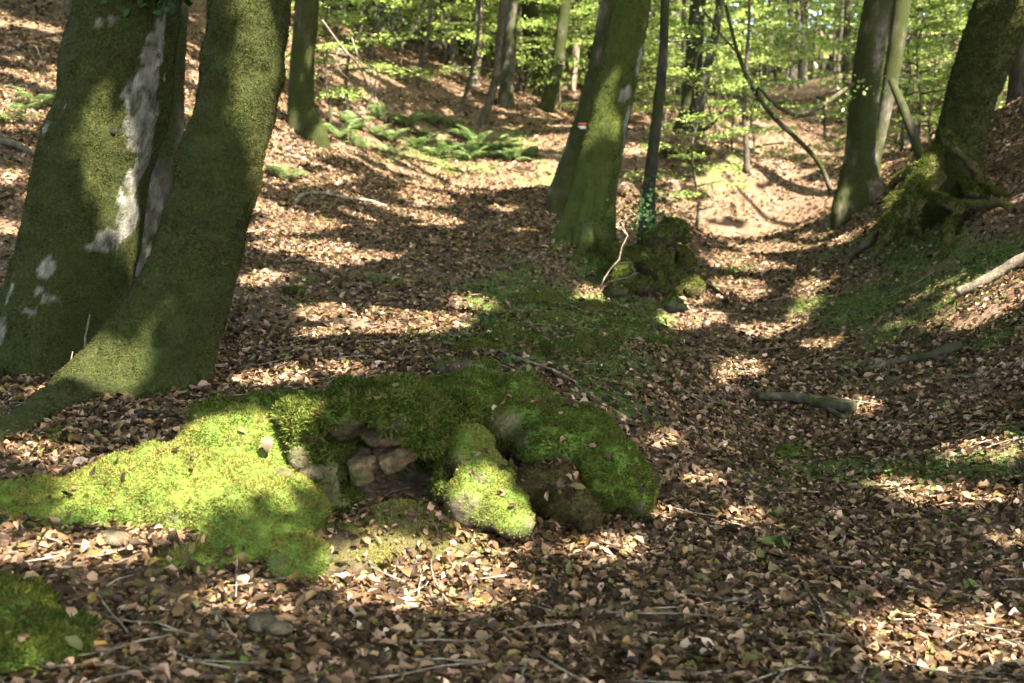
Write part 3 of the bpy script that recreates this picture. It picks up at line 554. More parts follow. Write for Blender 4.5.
rock('earth_mound', 'thinly mossed pale earth slope below the dark hollow', 'mound', [E(390,548,4.72,(.27,.36,.19),0,.0), E(440,560,4.62,(.17,.3,.12)), E(345,555,4.55,(.16,.28,.13)), E(400,590,4.35,(.25,.2,.06)), E(392,535,4.95,(.22,.3,.15)), E(430,540,4.9,(.14,.25,.13)), E(470,550,4.8,(.22,.3,.09)), E(335,560,4.4,(.25,.25,.12)), E(520,500,5.3,(.2,.25,.15))], mat='brown', mossmat_='moss_yellow', nf=26000, fl=.013, seed=12, thr=.5, amps=((.03, 5), (.018, 14), (.008, 40)), bodyname='earth')
rock('mossy_mound', 'deep green moss hump, longest of the outcrop, right of the ledge', 'boulder',
     [E(465,405,5.6,(.26,.3,.15)), E(520,415,5.55,(.26,.32,.17),-.4), E(570,440,5.4,(.22,.28,.17),-.5), E(610,475,5.2,(.16,.24,.16),-.4), E(640,492,5.15,(.08,.14,.10)), E(545,445,5.3,(.14,.16,.12))], nf=120000, fl=.018, seed=15, thr=.0, amps=((.06, 3.5), (.025, 10), (.01, 28)), bare=[(P(505,430,5.2), .12, .8), (P(640,520,5.0), .07, .9)])
rock('mossy_stone', 'rounded lobe of pale lit moss between the hollow and the brown stub', 'rock',
     [E(468,452,5.05,(.12,.16,.10)), E(484,480,4.95,(.13,.18,.11)), E(500,508,4.8,(.12,.15,.09)), E(512,522,4.72,(.08,.12,.06)), E(462,440,5.15,(.16,.16,.09)), E(470,500,4.85,(.1,.15,.1))], mossmat_='moss_yellow', nf=32000, fl=.012, seed=18, thr=.34, amps=((.045, 5), (.02, 13), (.008, 30)), bare=[(P(476,506,4.65), .05, 1), (P(490,520,4.6), .035, 1)])
rock('rotting_stub', 'short brown rotting stub poking out under the moss hump', 'stump', [E(540,485,5.15,(.13,.18,.1)), E(565,500,5.0,(.11,.15,.085)), E(588,514,4.92,(.07,.1,.065)), E(552,478,5.1,(.1,.14,.08))], mat='brown', mossmat_='moss_brown', nf=22000, fl=.022, fuzzw=.16, seed=21, thr=.0, amps=((.05, 5), (.03, 12), (.012, 30)), smooth=1, bodyname='wood')
rock('moss_cushion', 'dark blurred moss cushion in the bottom left corner', 'moss cushion', [E(15,655,3.35,(.26,.24,.09)), E(60,640,3.45,(.15,.18,.07)), E(-40,620,3.5,(.3,.3,.1))], mossmat_='moss_green', nf=30000, fl=.022, seed=24, thr=-.2)
rock('moss_cushion', 'flat moss strip along the back edge of the sunlit boulder', 'moss cushion', [E(235,408,5.6,(.17,.1,.05)), E(275,402,5.5,(.14,.1,.05)), E(205,415,5.55,(.08,.1,.035))], nf=14000, fl=.02, seed=27, thr=-.2)
rock('moss_cushion', 'small moss tuft with a pale stone left of the boulder', 'moss cushion', [E(60,440,5.35,(.13,.12,.05)), E(25,452,5.3,(.1,.1,.04))], nf=9000, fl=.018, seed=28, thr=-.1, bare=[(P(45,447,5.2), .05, 1)])
rock('flat_stone', 'flat grey stone lying behind the moss hump', 'stone', [E(470,368,6.6,(.13,.12,.05)), E(488,371,6.6,(.09,.1,.04)), E(448,366,6.7,(.08,.1,.05))], nf=2500, seed=30, thr=.75, mossmat_='moss_dark', voxel=.015)
rock('stone', 'pale round stone at the foot of the mossy root bank', 'stone', [E(673,305,11.3,(.11,.1,.09)), E(682,308,11.2,(.07,.07,.06))], nf=2500, seed=31, thr=.55, mossmat_='moss_green', voxel=.018)
rock('stone', 'small greenish stone under the dry pale twig', 'stone', [E(620,291,11.4,(.085,.09,.06))], nf=1500, seed=32, thr=.5, mossmat_='moss_green', voxel=.015)
rock('stone', 'chalky pebble blurred at the bottom left', 'stone', [E(262,622,3.65,(.055,.05,.035)), E(280,628,3.6,(.05,.04,.025))], nf=0, seed=33, thr=2, voxel=.008, amps=((.008, 20), (.004, 50)))
rock('stone', 'pale stone lying in the moss edge of the sunlit boulder', 'stone', [E(118,540,4.2,(.05,.05,.03)), E(108,536,4.22,(.035,.04,.022))], nf=0, seed=34, thr=2, voxel=.008, amps=((.008, 20), (.004, 50)))
rock('mossy_log', 'stubby moss covered log end on the open floor', 'log', [ell(P(425,283,11.7), (.13, .13, .10)), ell(P(445,279,11.75), (.14, .12, .095)), ell(P(455,277,11.8), (.08, .1, .08))], mat='brown', mossmat_='moss_dark', nf=9000, fl=.022, seed=36, thr=.05, bare=[(P(418,289,11.55), .07, 1)], voxel=.02, bodyname='wood')
rock('mossy_stump', 'low mossy stump in the shade right of the leaning trunk', 'stump', [E(294,299,9.9,(.11,.12,.10)), E(286,306,9.8,(.08,.1,.06)), E(300,292,9.95,(.05,.05,.06))], mat='brown', mossmat_='moss_dark', nf=6000, seed=38, thr=.1, voxel=.02, bodyname='wood')
rock('mossy_stump', 'smallest dark stump, close against the leaning trunk', 'stump', [E(263,300,9.9,(.06,.07,.09)), E(255,308,9.8,(.09,.08,.05))], mat='brown', mossmat_='moss_dark', nf=3000, seed=39, thr=.2, voxel=.018, bodyname='wood')
for i, (u, v, rx, ry, rz) in enumerate(((505,338,.2,.16,.06), (545,325,.22,.2,.07), (585,345,.2,.2,.06), (470,350,.18,.12,.05), (560,352,.16,.16,.05), (615,330,.2,.18,.06), (400,400,.2,.14,.05), (530,300,.25,.2,.06), (650,345,.15,.2,.05), (590,310,.2,.2,.07))):
    g = G(u, v); rock('moss_cushion', 'low moss cushion among the leaves on the crest behind the outcrop', 'moss cushion', [ell(g, (rx, ry, rz)), ell(g + [rx * .8, .05, -.02], (rx * .6, ry * .8, rz)), ell(g + [-rx * .7, .1, -.03], (rx * .7, ry * .7, rz))], nf=7000, fl=.022, seed=70 + i, thr=.1, mat='brown', amps=((.05, 4), (.02, 11), (.008, 28)), mossmat_='moss_green' if i % 2 else 'moss_dark', group='low moss cushions on the crest', bodyname='earth')
# the root bank under the ribbed tree
rock('root_bank', 'bulging mossy root bank with a dark cavity under the slender stem', 'bank',
     [E(640,262,13.2,(.30,.4,.17)), E(668,232,13.35,(.17,.2,.14)), E(679,226,13.4,(.11,.16,.09)), E(686,236,13.3,(.06,.1,.06)), E(625,258,13.3,(.25,.3,.12)), E(684,262,13.35,(.09,.2,.16)), E(658,262,13.0,(.17,.2,.15)), E(668,280,12.9,(.2,.25,.16)), E(605,264,13.4,(.25,.3,.07)), E(640,286,12.4,(.17,.2,.10)), E(660,240,13.1,(.16,.2,.13)), E(690,285,13.0,(.12,.2,.1)),
      root([(612,244,.1),(625,256,-.1),(640,262,-.2),(655,275,-.4),(662,292,-.55)], .1, .05, 1), root([(650,235,.2),(668,240,-.0),(682,252,-.0),(690,272,.1),(694,290,.1)], .08, .05, 2), root([(600,248,.2),(612,258,-.2),(622,268,-.6),(628,282,-1.)], .09, .05, 3)],
     mat='brown', mossmat_='moss_dark', nf=50000, fl=.034, seed=41, thr=.3, up=.6, amps=((.10, 2.6), (.06, 7), (.02, 18)), voxel=.03, smooth=2, bare=[(P(683,250,13.15), .1, 1), (P(672,262,12.8), .09, 1), (P(668,288,12.6), .12, .9)], bodyname='earth')
rock('moss_cushion', 'round moss cushion left of the root bank', 'moss cushion', [E(603,262,13.,(.14,.14,.09)), E(598,266,12.9,(.1,.1,.06))], nf=5000, seed=43, thr=-.1, mossmat_='moss_dark', voxel=.02)
rock('moss_cushion', 'bright moss tuft alone in the leaves of the hollow', 'moss cushion', [E(790,452,6.75,(.08,.1,.035)), E(780,455,6.7,(.06,.07,.03))], nf=5000, fl=.018, seed=44, thr=-.2, voxel=.015)
rock('cut_log', 'dark short log end lying near the right edge', 'log', [E(940,436,7.0,(.09,.12,.075)), E(950,440,6.95,(.08,.1,.06)), E(955,432,7.1,(.07,.09,.05))], mat='brown', mossmat_='moss_dark', nf=1800, fl=.014, seed=45, thr=.5, voxel=.015, bodyname='wood')
rock('root_bank', 'eroded earth bank, coloured dark for cavity shade under the leaning tree roots', 'bank', [E(930,228,13.6,(.5,.3,.2)), E(900,238,13.45,(.22,.3,.14)), E(965,217,13.6,(.35,.3,.2)), E(925,208,13.7,(.28,.25,.25))], mat='brown', mossmat_='moss_dark', nf=9000, fl=.03, seed=47, thr=.62, amps=((.08, 3), (.04, 8), (.015, 18)), voxel=.04, bodyname='earth')  # dark brown with little moss, painting cavity shade behind the roots
rock('mossy_log', 'low mossy lump at the crest below the stout trunk', 'log', [E(672,150,25,(.3,.25,.12)), E(690,158,24.5,(.25,.25,.1)), E(700,150,25,(.3,.3,.1))], mat='brown', mossmat_='moss_green', nf=6000, fl=.04, seed=49, thr=0, voxel=.05, bodyname='wood')

# ------------------------------------------------------------------ fallen branches and sticks
def stick(name, label, pts, r0, r1, mat='stick', mossy=-.2, forks=(), seed=0, cat='stick', lift=.012, group=None, wob=.02):
    def lay(pl, a, b, sd_):
        g = [G(u, v) for u, v in pl]; rr = np.linspace(a, b, len(g)); q = np.array(g) + np.array([0, 0, lift]) + np.array([[0, 0, x * .7] for x in rr])
        return tube(q, rr, 10, max(.02, a * .8), wob, a * .25, 14, sd_)[:2]
    parts = [lay(pts, r0, r1, seed)] + [lay(f, r0 * .55, r1 * .5, seed + 1 + i) for i, f in enumerate(forks)]
    V, F = cat_mesh(parts); m = sstep(.3, .7, mossy + .5 * fbm(V * 6 + seed, 3))
    o = obj(name, V, F, M[mat], None, attrs={'moss': m}, loc=G(*pts[0])); return tag(o, label, cat, group)
stick('fallen_branch', 'thick dark mossy branch lying across the hollow', [(757,404),(785,405),(800,407),(822,411),(853,416)], .03, .045, 'stick_dark', .45, [[(822,411),(836,420),(842,424)]], 51, 'branch', .03)
stick('fallen_branch', 'mossy crooked branch above the thick dark one', [(862,376),(885,370),(905,365),(925,364),(945,358),(962,353)], .022, .035, 'stick_dark', .55, [[(925,364),(945,366),(955,372)]], 52, 'branch', .03)
stick('fallen_log', 'pale dead log half in sun at the right edge', [(955,303),(975,293),(1000,280),(1030,265)], .042, .05, 'stick', .05, (), 53, 'log', .04)
stick('fallen_log', 'dark log slanting down from the gnarled roots', [(848,264),(870,250),(890,237),(910,222),(925,205)], .05, .045, 'stick_dark', .3, (), 54, 'log', .04)
stick('fallen_branch', 'bleached branch on the slope behind the leaning trunk', [(296,206),(305,198),(325,197),(350,202),(372,205),(386,210)], .03, .02, 'stick', -.1, [[(325,197),(338,188),(345,178)]], 55, 'branch', .03)
stick('fallen_branch', 'dark branch on the far left slope edge', [(0,146),(15,150),(30,157),(42,163)], .05, .03, 'stick_dark', .1, (), 56, 'branch', .03)
stick('fallen_branch', 'pale stick from the sunlit root towards the shade', [(128,396),(160,384),(190,376),(228,371)], .018, .012, 'stick', -.2, [[(160,384),(176,372),(188,356)]], 57, 'stick', .02)
stick('fallen_branch', 'long thin stick under the leaning trunk, lower of two', [(120,412),(150,404),(185,394),(230,388),(300,392)], .012, .007, 'stick', 0, (), 58)
stick('twig', 'white snapped stick in the lower right leaves', [(926,588),(931,591),(945,595),(960,599)], .010, .012, 'stick', -.6, [[(931,591),(928,583)]], 59)
stick('twig', 'straight pale twig pointing down from the lit moss lobe', [(500,542),(515,555),(535,572),(552,583)], .008, .011, 'stick', -.2, (), 60)
stick('twig', 'bent dark twig bottom right of centre', [(640,640),(655,646),(668,655)], .01, .007, 'stick_dark', -.2, (), 61)
stick('twig', 'grey twig in the blurred leaves below the sunlit patch', [(625,633),(645,643),(663,650)], .01, .007, 'stick', -.2, (), 62)
stick('twig', 'crooked twig crossing leaves in the middle of the hollow', [(748,545),(756,553),(772,563),(790,566)], .009, .006, 'stick_dark', .1, (), 63)
stick('twig', 'long bowed twig low in the hollow', [(690,612),(720,622),(760,622),(790,618),(815,612)], .009, .007, 'stick_dark', .1, [[(735,622),(750,610),(767,597)]], 64)
stick('twig', 'thin branch on leaves right of the bowed twig group', [(832,509),(845,515),(865,519),(878,525)], .008, .008, 'stick_dark', 0, (), 65)
stick('twig', 'curved pale root lying in the sunlit bottom right corner', [(972,683),(990,674),(1010,670),(1030,665)], .014, .018, 'stick_dark', -.2, (), 66, 'root')
stick('twig', 'long pale runner trailing down from the holly sprig', [(446,345),(470,350),(500,357),(525,366),(555,377),(575,388)], .012, .016, 'stick', 0, [[(555,377),(590,398),(630,425)]], 67)
stick('twig', 'pale twig sticking out of the mossy log', [(462,276),(470,281),(484,289)], .012, .008, 'stick', -.6, (), 68)
stick('twig', 'bleached twig cluster in the hollow below the sun bars', [(770,303),(790,298),(800,292),(815,296),(828,305)], .014, .01, 'stick', -.2, [[(790,298),(794,306)],[(800,292),(812,286),(826,288)]], 69)
stick('fallen_branch', 'mossy root branch running down from the root bank', [(675,262),(690,280),(705,287),(720,297),(733,308)], .03, .02, 'stick_dark', .6, [[(705,287),(725,290),(738,299)]], 70, 'branch', .02)
stick('twig', 'thin stick at the right edge of the shaded bank', [(1024,366),(1000,368),(985,376),(950,380)], .02, .008, 'stick', .1, [[(1000,368),(990,382)]], 71)
stick('twig', 'leaning grey stick just right of the moss hump', [(680,510),(695,520),(705,528)], .009, .006, 'stick', 0, (), 72)
stick('twig', 'thin dark stick on the upper right bank', [(985,210),(1000,206),(1024,196)], .02, .012, 'stick_dark', .1, (), 73)
stick('fallen_branch', 'dark branch on the crest left of the root bank', [(480,268),(500,270),(515,266),(535,262),(552,254)], .025, .014, 'stick_dark', .3, [[(500,270),(512,258),(516,250)]], 74, 'branch', .02)
stick('twig', 'short dark stick behind the red leaves, far left foreground', [(300,565),(318,570),(332,580)], .006, .005, 'stick_dark', 0, (), 75)

# ------------------------------------------------------------------ small plants and ferns
def frond(L, seed):
    parts = []; n = 17; rr = np.random.default_rng(seed)
    for i in range(n):
        t = (i + 1.5) / (n + 1.5); x = L * t * .92; z = L * (.75 * t - .66 * t * t); wd = L * .24 * math.sin(math.pi * min(1, t * .82 + .2)) * (.85 + .3 * rr.random()); h = L * .017
        for s in (-1, 1):
            a = np.array([x - h, 0, z]); b = np.array([x + wd * .45, s * wd, z - wd * (.1 + .25 * rr.random())]); d = np.array([x + h, 0, z]); e = np.array([x + wd * .28 + h * 1.3, s * wd * .55, z + wd * .02]); c = np.array([x + wd * .2 - h * 1.2, s * wd * .5, z + wd * .02])
            parts.append((np.array([a, c, b, e, d]), np.array([[0, 1, 3, 4]] if s > 0 else [[4, 3, 1, 0]])))
            parts.append((np.array([c, b, e]), np.array([[0, 1, 2]] if s > 0 else [[2, 1, 0]])))
    v, f, *_ = tube([(0, 0, 0), (L * .3, 0, L * .17), (L * .6, 0, L * .21), (L * .92, 0, L * .13)], [.005, .004, .003, .0015], 5, L / 10); parts.append((v, f))
    return cat_mesh(parts)
FR = [mk('frond', *frond(.6, k), M['fern'], False) for k in range(2)]
fern_spots = [(352,128),(375,136),(392,142),(408,128),(415,150),(430,140),(440,158),(452,150),(462,138),(470,160),(485,152),(498,158),(512,160),(525,158),(395,155),(380,120),(430,125),(450,128),(340,140),(360,150),(505,148),(475,145)]
for i, (u, v) in enumerate(fern_spots):
    g = G(u, v); t = thing('fern', 'green fern in the patch below the left slope', 'fern', g, 'ferns growing on the shaded slope')
    t.rotation_euler = (0, 0, rng.random() * 6); t.scale = (.8, .8, .8) if i % 3 else (1.05,) * 3
    for k in range(8):
        f = bpy.data.objects.new('frond', FR[k % 2]); C.objects.link(f); f.parent = t; f.rotation_euler = (rng.normal() * .15, -.25 + rng.normal() * .2, k * .785 + rng.normal() * .15); f.scale = (.8 + rng.random() * .4,) * 3
for lab, spots in (('yellow green fern by the sunlit slope left of the thick tree', [(38,108)]), ('young fern on the bare slope behind the leaning trunk', [(282,180)]), ('low fern on the slope at the far left edge', [(12,124)])):
    for (u, v) in spots:
        t = thing('fern', lab, 'fern', G(u, v))
        for k in range(7):
            f = bpy.data.objects.new('frond', FR[k % 2]); C.objects.link(f); f.parent = t; f.rotation_euler = (0, -.2 + rng.normal() * .15, k * .9); f.scale = (.9,) * 3
def plant(label, u, v, n, L, hgt_, spread, mat='green_leaf', cat='plant', name='seedling_plant', Yd=None):
    g = G(u, v) if Yd is None else P(u, v, Yd); t = thing(name, label, cat, g); parts, st = [], []
    for i in range(n):
        a = rng.random() * 6.28; d = rng.random() ** .6 * spread; z = hgt_ * (.4 + .6 * rng.random()); q = g + np.array([math.cos(a) * d, math.sin(a) * d, z])
        st.append(tube([g + (q - g) * np.array([.2, .2, 0]) + np.array([0, 0, -.01]), g + (q - g) * np.array([.6, .6, .7]), q], [.0025, .002, .0012], 5, .03)[:2]); parts.append((q, nrm(np.array([math.cos(a) * .5, math.sin(a) * .5 - .3, .9]) + rng.normal(size=3) * .25)))
    V, F = litter(np.array([p for p, _ in parts]), np.array([q for _, q in parts]), np.full(n, L) * (.7 + .5 * rng.random(n)), .62, .22)
    obj('foliage', V, F, M[mat], t); V, F = cat_mesh(st); obj('stem', V, F, M['fern'], t)
plant('bright green seedling alone in the leaves, low in the hollow', 774, 549, 16, .055, .06, .07)
plant('dark glossy holly sprig on the mossy crest', 486, 330, 16, .06, .13, .07, 'holly')
plant('small leafy sprig beside the pale runner', 528, 378, 12, .055, .08, .06)
plant('second holly sprig under the first one', 510, 367, 10, .05, .09, .05, 'holly')
plant('green leaves in the bottom leaf litter left of centre', 230, 668, 6, .06, .04, .07)
plant('low green herb among sunlit leaves at right', 975, 588, 7, .05, .03, .07)
plant('leafy green tuft on the sunlit bank beneath the slender stem', 735, 275, 22, .06, .1, .16)
iv = thing('ivy_clump', 'leafy ivy clump at the foot of the slender dark stem', 'ivy', P(646,225,13.3)); obj('foliage', *cat_mesh([sprig_leaves(P(646,208,13.3), 150, (.10, .09, .2), .055), sprig_leaves(P(650,228,13.1), 120, (.2, .15, .09), .055), sprig_leaves(P(622,216,13.2), 50, (.14, .1, .08), .05)]), M['holly'], iv)
plant('green sprigs behind the short mossy stumps', 305, 285, 14, .05, .08, .12)

# ------------------------------------------------------------------ sun patches: gaps cut in the unseen leaf cover
PATCH = []
def gap_ground(u, v, ru, rv):
    c = G(u, v); a = G(u + ru, v) - c; a[2] = 0 if abs(a[2]) < .02 else a[2]; b = G(u, v - rv) - c
    PATCH.append((c, a, b))
def gap_at(c, a, b): PATCH.append((np.array(c), np.array(a), np.array(b)))
for q in [(60,553,75,14),(240,600,30,10),(420,582,95,32),(935,640,95,30),(930,500,80,14),(985,450,45,9),(860,407,14,8),(740,368,24,8),(815,345,18,5),(960,316,30,8),(985,292,48,14),
          (410,322,66,9),(325,335,22,6),(325,312,25,7),(470,305,24,8),(590,295,20,8),(690,318,32,10),(735,290,24,8),(660,515,12,6),(740,520,18,8),(700,480,14,5),(600,550,40,8),
          (480,185,62,14),(430,195,30,6),(300,250,52,10),(285,228,42,8),(262,278,26,7),(370,257,34,5),(330,262,26,6),(715,210,55,6),(790,243,36,12),(740,262,42,8),(830,252,22,16),(850,268,30,10),(790,270,25,6),(690,300,20,6),(760,330,25,5),
          (270,378,30,6),(340,370,24,4),(60,395,40,7),(40,455,40,10),(760,235,20,8),(280,140,18,8),(320,150,50,8),(255,160,30,8),(310,180,50,6),(240,200,20,10),(10,110,30,20),(45,200,18,10),(20,175,25,6),(660,190,18,10),(755,165,40,10),(1000,185,30,6),(965,185,12,5),(620,260,10,4),(880,345,24,4),(900,325,20,4),(665,440,14,6),(795,132,34,10),(770,150,30,7),(815,100,26,12),(800,75,24,10),(840,160,30,6),(720,185,30,5),(1010,540,16,5)]: gap_ground(*q)
px = lambda n, Yd: n * Yd / FPX
gap_at(P(185,470,4.6), [px(125, 4.6), 0, 0], [0, .32, .16])                  # on the boulder
gap_at(P(270,430,4.85), [px(40, 4.8), 0, 0], [0, .1, .08])
gap_at(P(492,492,4.7), [px(34, 4.7), 0, 0], [-.05, .12, .16])                # the lit lobe
gap_at(P(112,352,6.1), [px(38, 6.1), 0, -.05], [px(18, 6.1), 0, px(46, 6.1)])    # the foot of the leaning trunk
gap_at(P(264,50,6.25), [px(22, 6.3), 0, 0], [px(4, 6.3), 0, px(75, 6.3)])    # its upper part
gap_at(P(108,150,7.15), [px(26, 7.2), 0, 0], [px(-6, 7.2), 0, px(55, 7.2)])    # the thick tree
gap_at(P(140,165,7.2), [px(10, 7.2), 0, 0], [px(-10, 7.2), 0, px(50, 7.2)])
gap_at(P(878,130,22.4), [px(14, 22), 0, 0], [0, 0, px(60, 22)])
gap_at(P(992,100,19), [px(10, 19), 0, 0], [0, 0, px(60, 19)])
gap_at(P(148,255,8.8), [px(14, 8.8), 0, 0], [0, 0, px(24, 8.8)])
gap_at(P(572,70,38), [px(12, 38), 0, 0], [0, 0, px(50, 38)])
gap_at(P(476,80,32), [px(12, 32), 0, 0], [0, 0, px(60, 32)])
def in_gap(p, grow, zones=None):
    hit = np.zeros(len(p), bool); wob_ = .35 * fbm(p * 2.2, 3)
    for c, a, b in (PATCH if zones is None else zones):
        n = np.cross(a, b); la, lb = np.linalg.norm(a), np.linalg.norm(b); t = ((p - c) @ n) / (S @ n); q = p - t[:, None] * S - c
        A = np.array([[a @ a, a @ b], [a @ b, b @ b]]); k = np.linalg.solve(A, np.stack([q @ a, q @ b]))
        d = np.sqrt((k[0] * la / (la + grow)) ** 2 + (k[1] * lb / (lb + grow)) ** 2)
        hit |= (d + wob_ < 1.0) & (t > 0)
    return hit
SHADE = []
def shade_at(u, v, Yd, ru, rv): SHADE.append((P(u, v, Yd), np.array([ru * Yd / FPX, 0, 0]), np.array([0, 0, rv * Yd / FPX])))
for q in ((660,110,13.4,14,140), (970,100,12.7,45,110), (930,205,12.3,55,50), (860,90,18.8,20,120), (1018,60,21.8,20,80), (302,60,18.8,16,80), (206,140,6.2,22,60)): shade_at(*q)
for (u, v, ru, rv) in ((520,275,95,28), (560,330,95,40), (640,265,50,35), (960,240,80,25), (820,310,120,20), (620,400,80,40), (400,290,40,12), (560,215,40,14)):
    c = G(u, v); SHADE.append((c, G(u + ru, v) - c, G(u, v - rv) - c))
HARD = [SHADE[k] for k in (0, 1, 3, 4, 5)]
def open_sky(p, L, thr=.09):
    """True for leaves that would close a gap: the listed ones, and the scattered gaps farther along the hollow."""
    hit = in_gap(p, L * .45) & ~in_gap(p, 0, HARD); q = p.copy()
    for _ in range(3): q = p - S * ((p[:, 2] - base_h(q[:, 0], q[:, 1])) / S[2])[:, None]
    x, y = q[:, 0], q[:, 1]
    n = .55 * fbm(np.stack([x * .4 + 3, y * .42, 0 * x], -1), 2) + .95 * fbm(np.stack([x * 1.0 + y * .25, y * 1.7, 0 * x + 8], -1), 2)
    return hit | (~in_gap(p, 0, SHADE) & (n > thr + .36 * (1 - sstep(11, 20, y)) + .2 * (y < 13) + .06 * sstep(23, 30, y)) & (y > 9.5))
def shade_leaves(n, y0, y1, L, lo, hi, pad):  # leaves above the frame, set along sun rays to cast the shade
    x, y, z = floor_points(n, y0, y1, pad, 2.); g = np.stack([x, y, z], -1)
    p = g + S * ((lo + (hi - lo) * rng.random(n)) / S[2])[:, None]; p = p[~open_sky(p, L)]
    return p, nrm(rng.normal(size=p.shape) * .55 + S * .7 + np.array([0, 0, .4])), L * (.7 + .6 * rng.random(len(p)))
CP_, CN_, CL_ = [], [], []
for a in ((105000, 2.4, 13, .13, 5.5, 11, 1.8), (72000, 11, 30, .26, 7, 13, 3), (16000, 28, 48, .5, 9, 15, 4)):
    p, n_, l = shade_leaves(*a); CP_.append(p); CN_.append(n_); CL_.append(l)
n = 70000; p = np.stack([-17 + 34 * rng.random(n), -16 + 46 * rng.random(n), 0 * rng.random(n)], -1); p[:, 2] = base_h(p[:, 0], p[:, 1]) + 9.5 + 6 * rng.random(n); p = p[~open_sky(p, .3)]  # unseen leaf roof added to dim and green the sky light
CP_.append(p); CN_.append(nrm(rng.normal(size=p.shape) * .5 + np.array([0, 0, 1.]))); CL_.append(.3 * (.7 + .6 * rng.random(len(p))))
cp, cn, cl = np.concatenate(CP_), np.concatenate(CN_), np.concatenate(CL_)
own = np.full(len(cp), -1); best = np.full(len(cp), 4.0)
for i, (t, top, c, r) in enumerate(CROWNS):
    d = np.hypot(cp[:, 0] - top[0], cp[:, 1] - top[1]); k = d < best; own[k] = i; best[k] = d[k]
for i in range(-1, len(CROWNS)):
    k = own == i
    if k.sum() < 60: continue
    V, F = cards(cp[k], cn[k], cl[k], .75)
    if i < 0: tag(obj('shade_canopy', V, F, M['shade_canopy']), 'unseen leaves added to shade the hollow, with gaps for sun patches', 'shade_canopy', None, 'stuff')
    else: obj('crown', V, F, M['shade_canopy'], CROWNS[i][0])  # a near tree's crown is its share of the added shading leaves

# ------------------------------------------------------------------ far trees and understorey
def spray(p0, d, L, nl, leaf, rr):
    """a flat leafy branch: twig skeleton and leaves along it."""
    d = d / np.linalg.norm(d); side = np.cross(d, [0, 0, 1.]); side /= np.linalg.norm(side); pts = []
    for i in range(nl):
        t = rr.random() ** .7; wd = L * .42 * math.sin(math.pi * min(1, .15 + t * .85)); s = (rr.random() * 2 - 1)
        pts.append(p0 + d * (L * t + abs(s) * wd * .5) + side * s * wd + np.array([0, 0, -.16 * L * t * t - .12 * abs(s) * wd + rr.normal() * .03 * L]))
    pts = np.array(pts); n = nrm(np.array([0, 0, 1.]) + rr.normal(size=pts.shape) * .38); tw = tube([p0, p0 + d * L * .5, p0 + d * L + np.array([0, 0, -.16 * L])], [.012 * L + .004, .008 * L, .003], 5, L / 4)[:2]
    return cards(pts, n, leaf * (.7 + .6 * rr.random(nl)), .62), tw
def proto_tree(name, cat, H, r, seed, first, nb, bl, nl, leaf, mat, mossy, dense=1.):
    rr = np.random.default_rng(seed); t = thing(name, 'proto', cat, (0, 0, 0)); ks = 7
    pts = [(0, 0, -.5)] + [(rr.normal() * .06 * H * .12 * k + (rr.normal() * .03), rr.normal() * .05 * H * .1 * k, H * k / ks) for k in range(ks + 1)]
    pts = np.array(pts); pts[1] = (0, 0, 0); rad = [r * 1.5, r * 1.25] + [r * (1 - .88 * k / ks) for k in range(1, ks + 1)]
    v, f, th, s = tube(pts, rad, 14, .25, 0, r * .12, 5, seed, [(rr.random() * 6, r * .5, .5, .5) for _ in range(3)]); wood = [(v, f)]; lv = []
    zc = pts[1:, 2]
    for b in range(nb):
        z = first + (H - first) * (b + rr.random() * .6) / nb; o0 = np.array([np.interp(z, zc, pts[1:, 0]), np.interp(z, zc, pts[1:, 1]), z]); a = b * 2.4 + rr.normal() * .4
        L = bl * (1 - .5 * (z - first) / (H - first + .01)) * (.7 + .6 * rr.random()); d = np.array([math.cos(a), math.sin(a), .12 + .5 * rr.random() * (z / H)])
        l, tw = spray(o0, d, L, int(nl * dense), leaf, rr); lv.append(l); wood.append(tw)
    V, F = cat_mesh(wood); obj('trunk', V, F, M[mat], t, attrs={'moss': sstep(.3, .7, mossy + .5 * fbm(V * 2.5 + seed, 3))})
    V, F = cat_mesh(lv); obj('crown', V, F, M['foliage'], t); return t
saps = [proto_tree('beech_sapling', 'sapling', 5.2, .04, 100 + k, .9, 19, 1.9, 190, .095, 'stick_dark', .3) for k in range(4)]
bigs = [proto_tree('forest_tree', 'tree', 17, [.2, .15, .24, .12][k], 200 + k, [5.5, 3.5, 6.5, 3][k], 30, 3.2, 62, .22, 'trunk_mid', [.45, .2, .6, -.1][k]) for k in range(4)]
slims = [proto_tree('slender_tree', 'tree', 18, [.09, .12, .07][k], 300 + k, [9, 7, 10][k], 12, 2.0, 45, .2, 'trunk_mid', [.3, .1, -.2][k]) for k in range(3)]
def place(pr, used, x, y, sc, label, group, rz=None, tilt=0.):
    o = pr if pr.name not in used else copy_tree(pr); used.add(pr.name)
    o.location = (x, y, gz(x, y) - .05); o.rotation_euler = (tilt, rng.normal() * .03, rng.random() * 6.28 if rz is None else rz); o.scale = (sc,) * 3
    tag(o, label, pr['category'], group); return o
used = set()
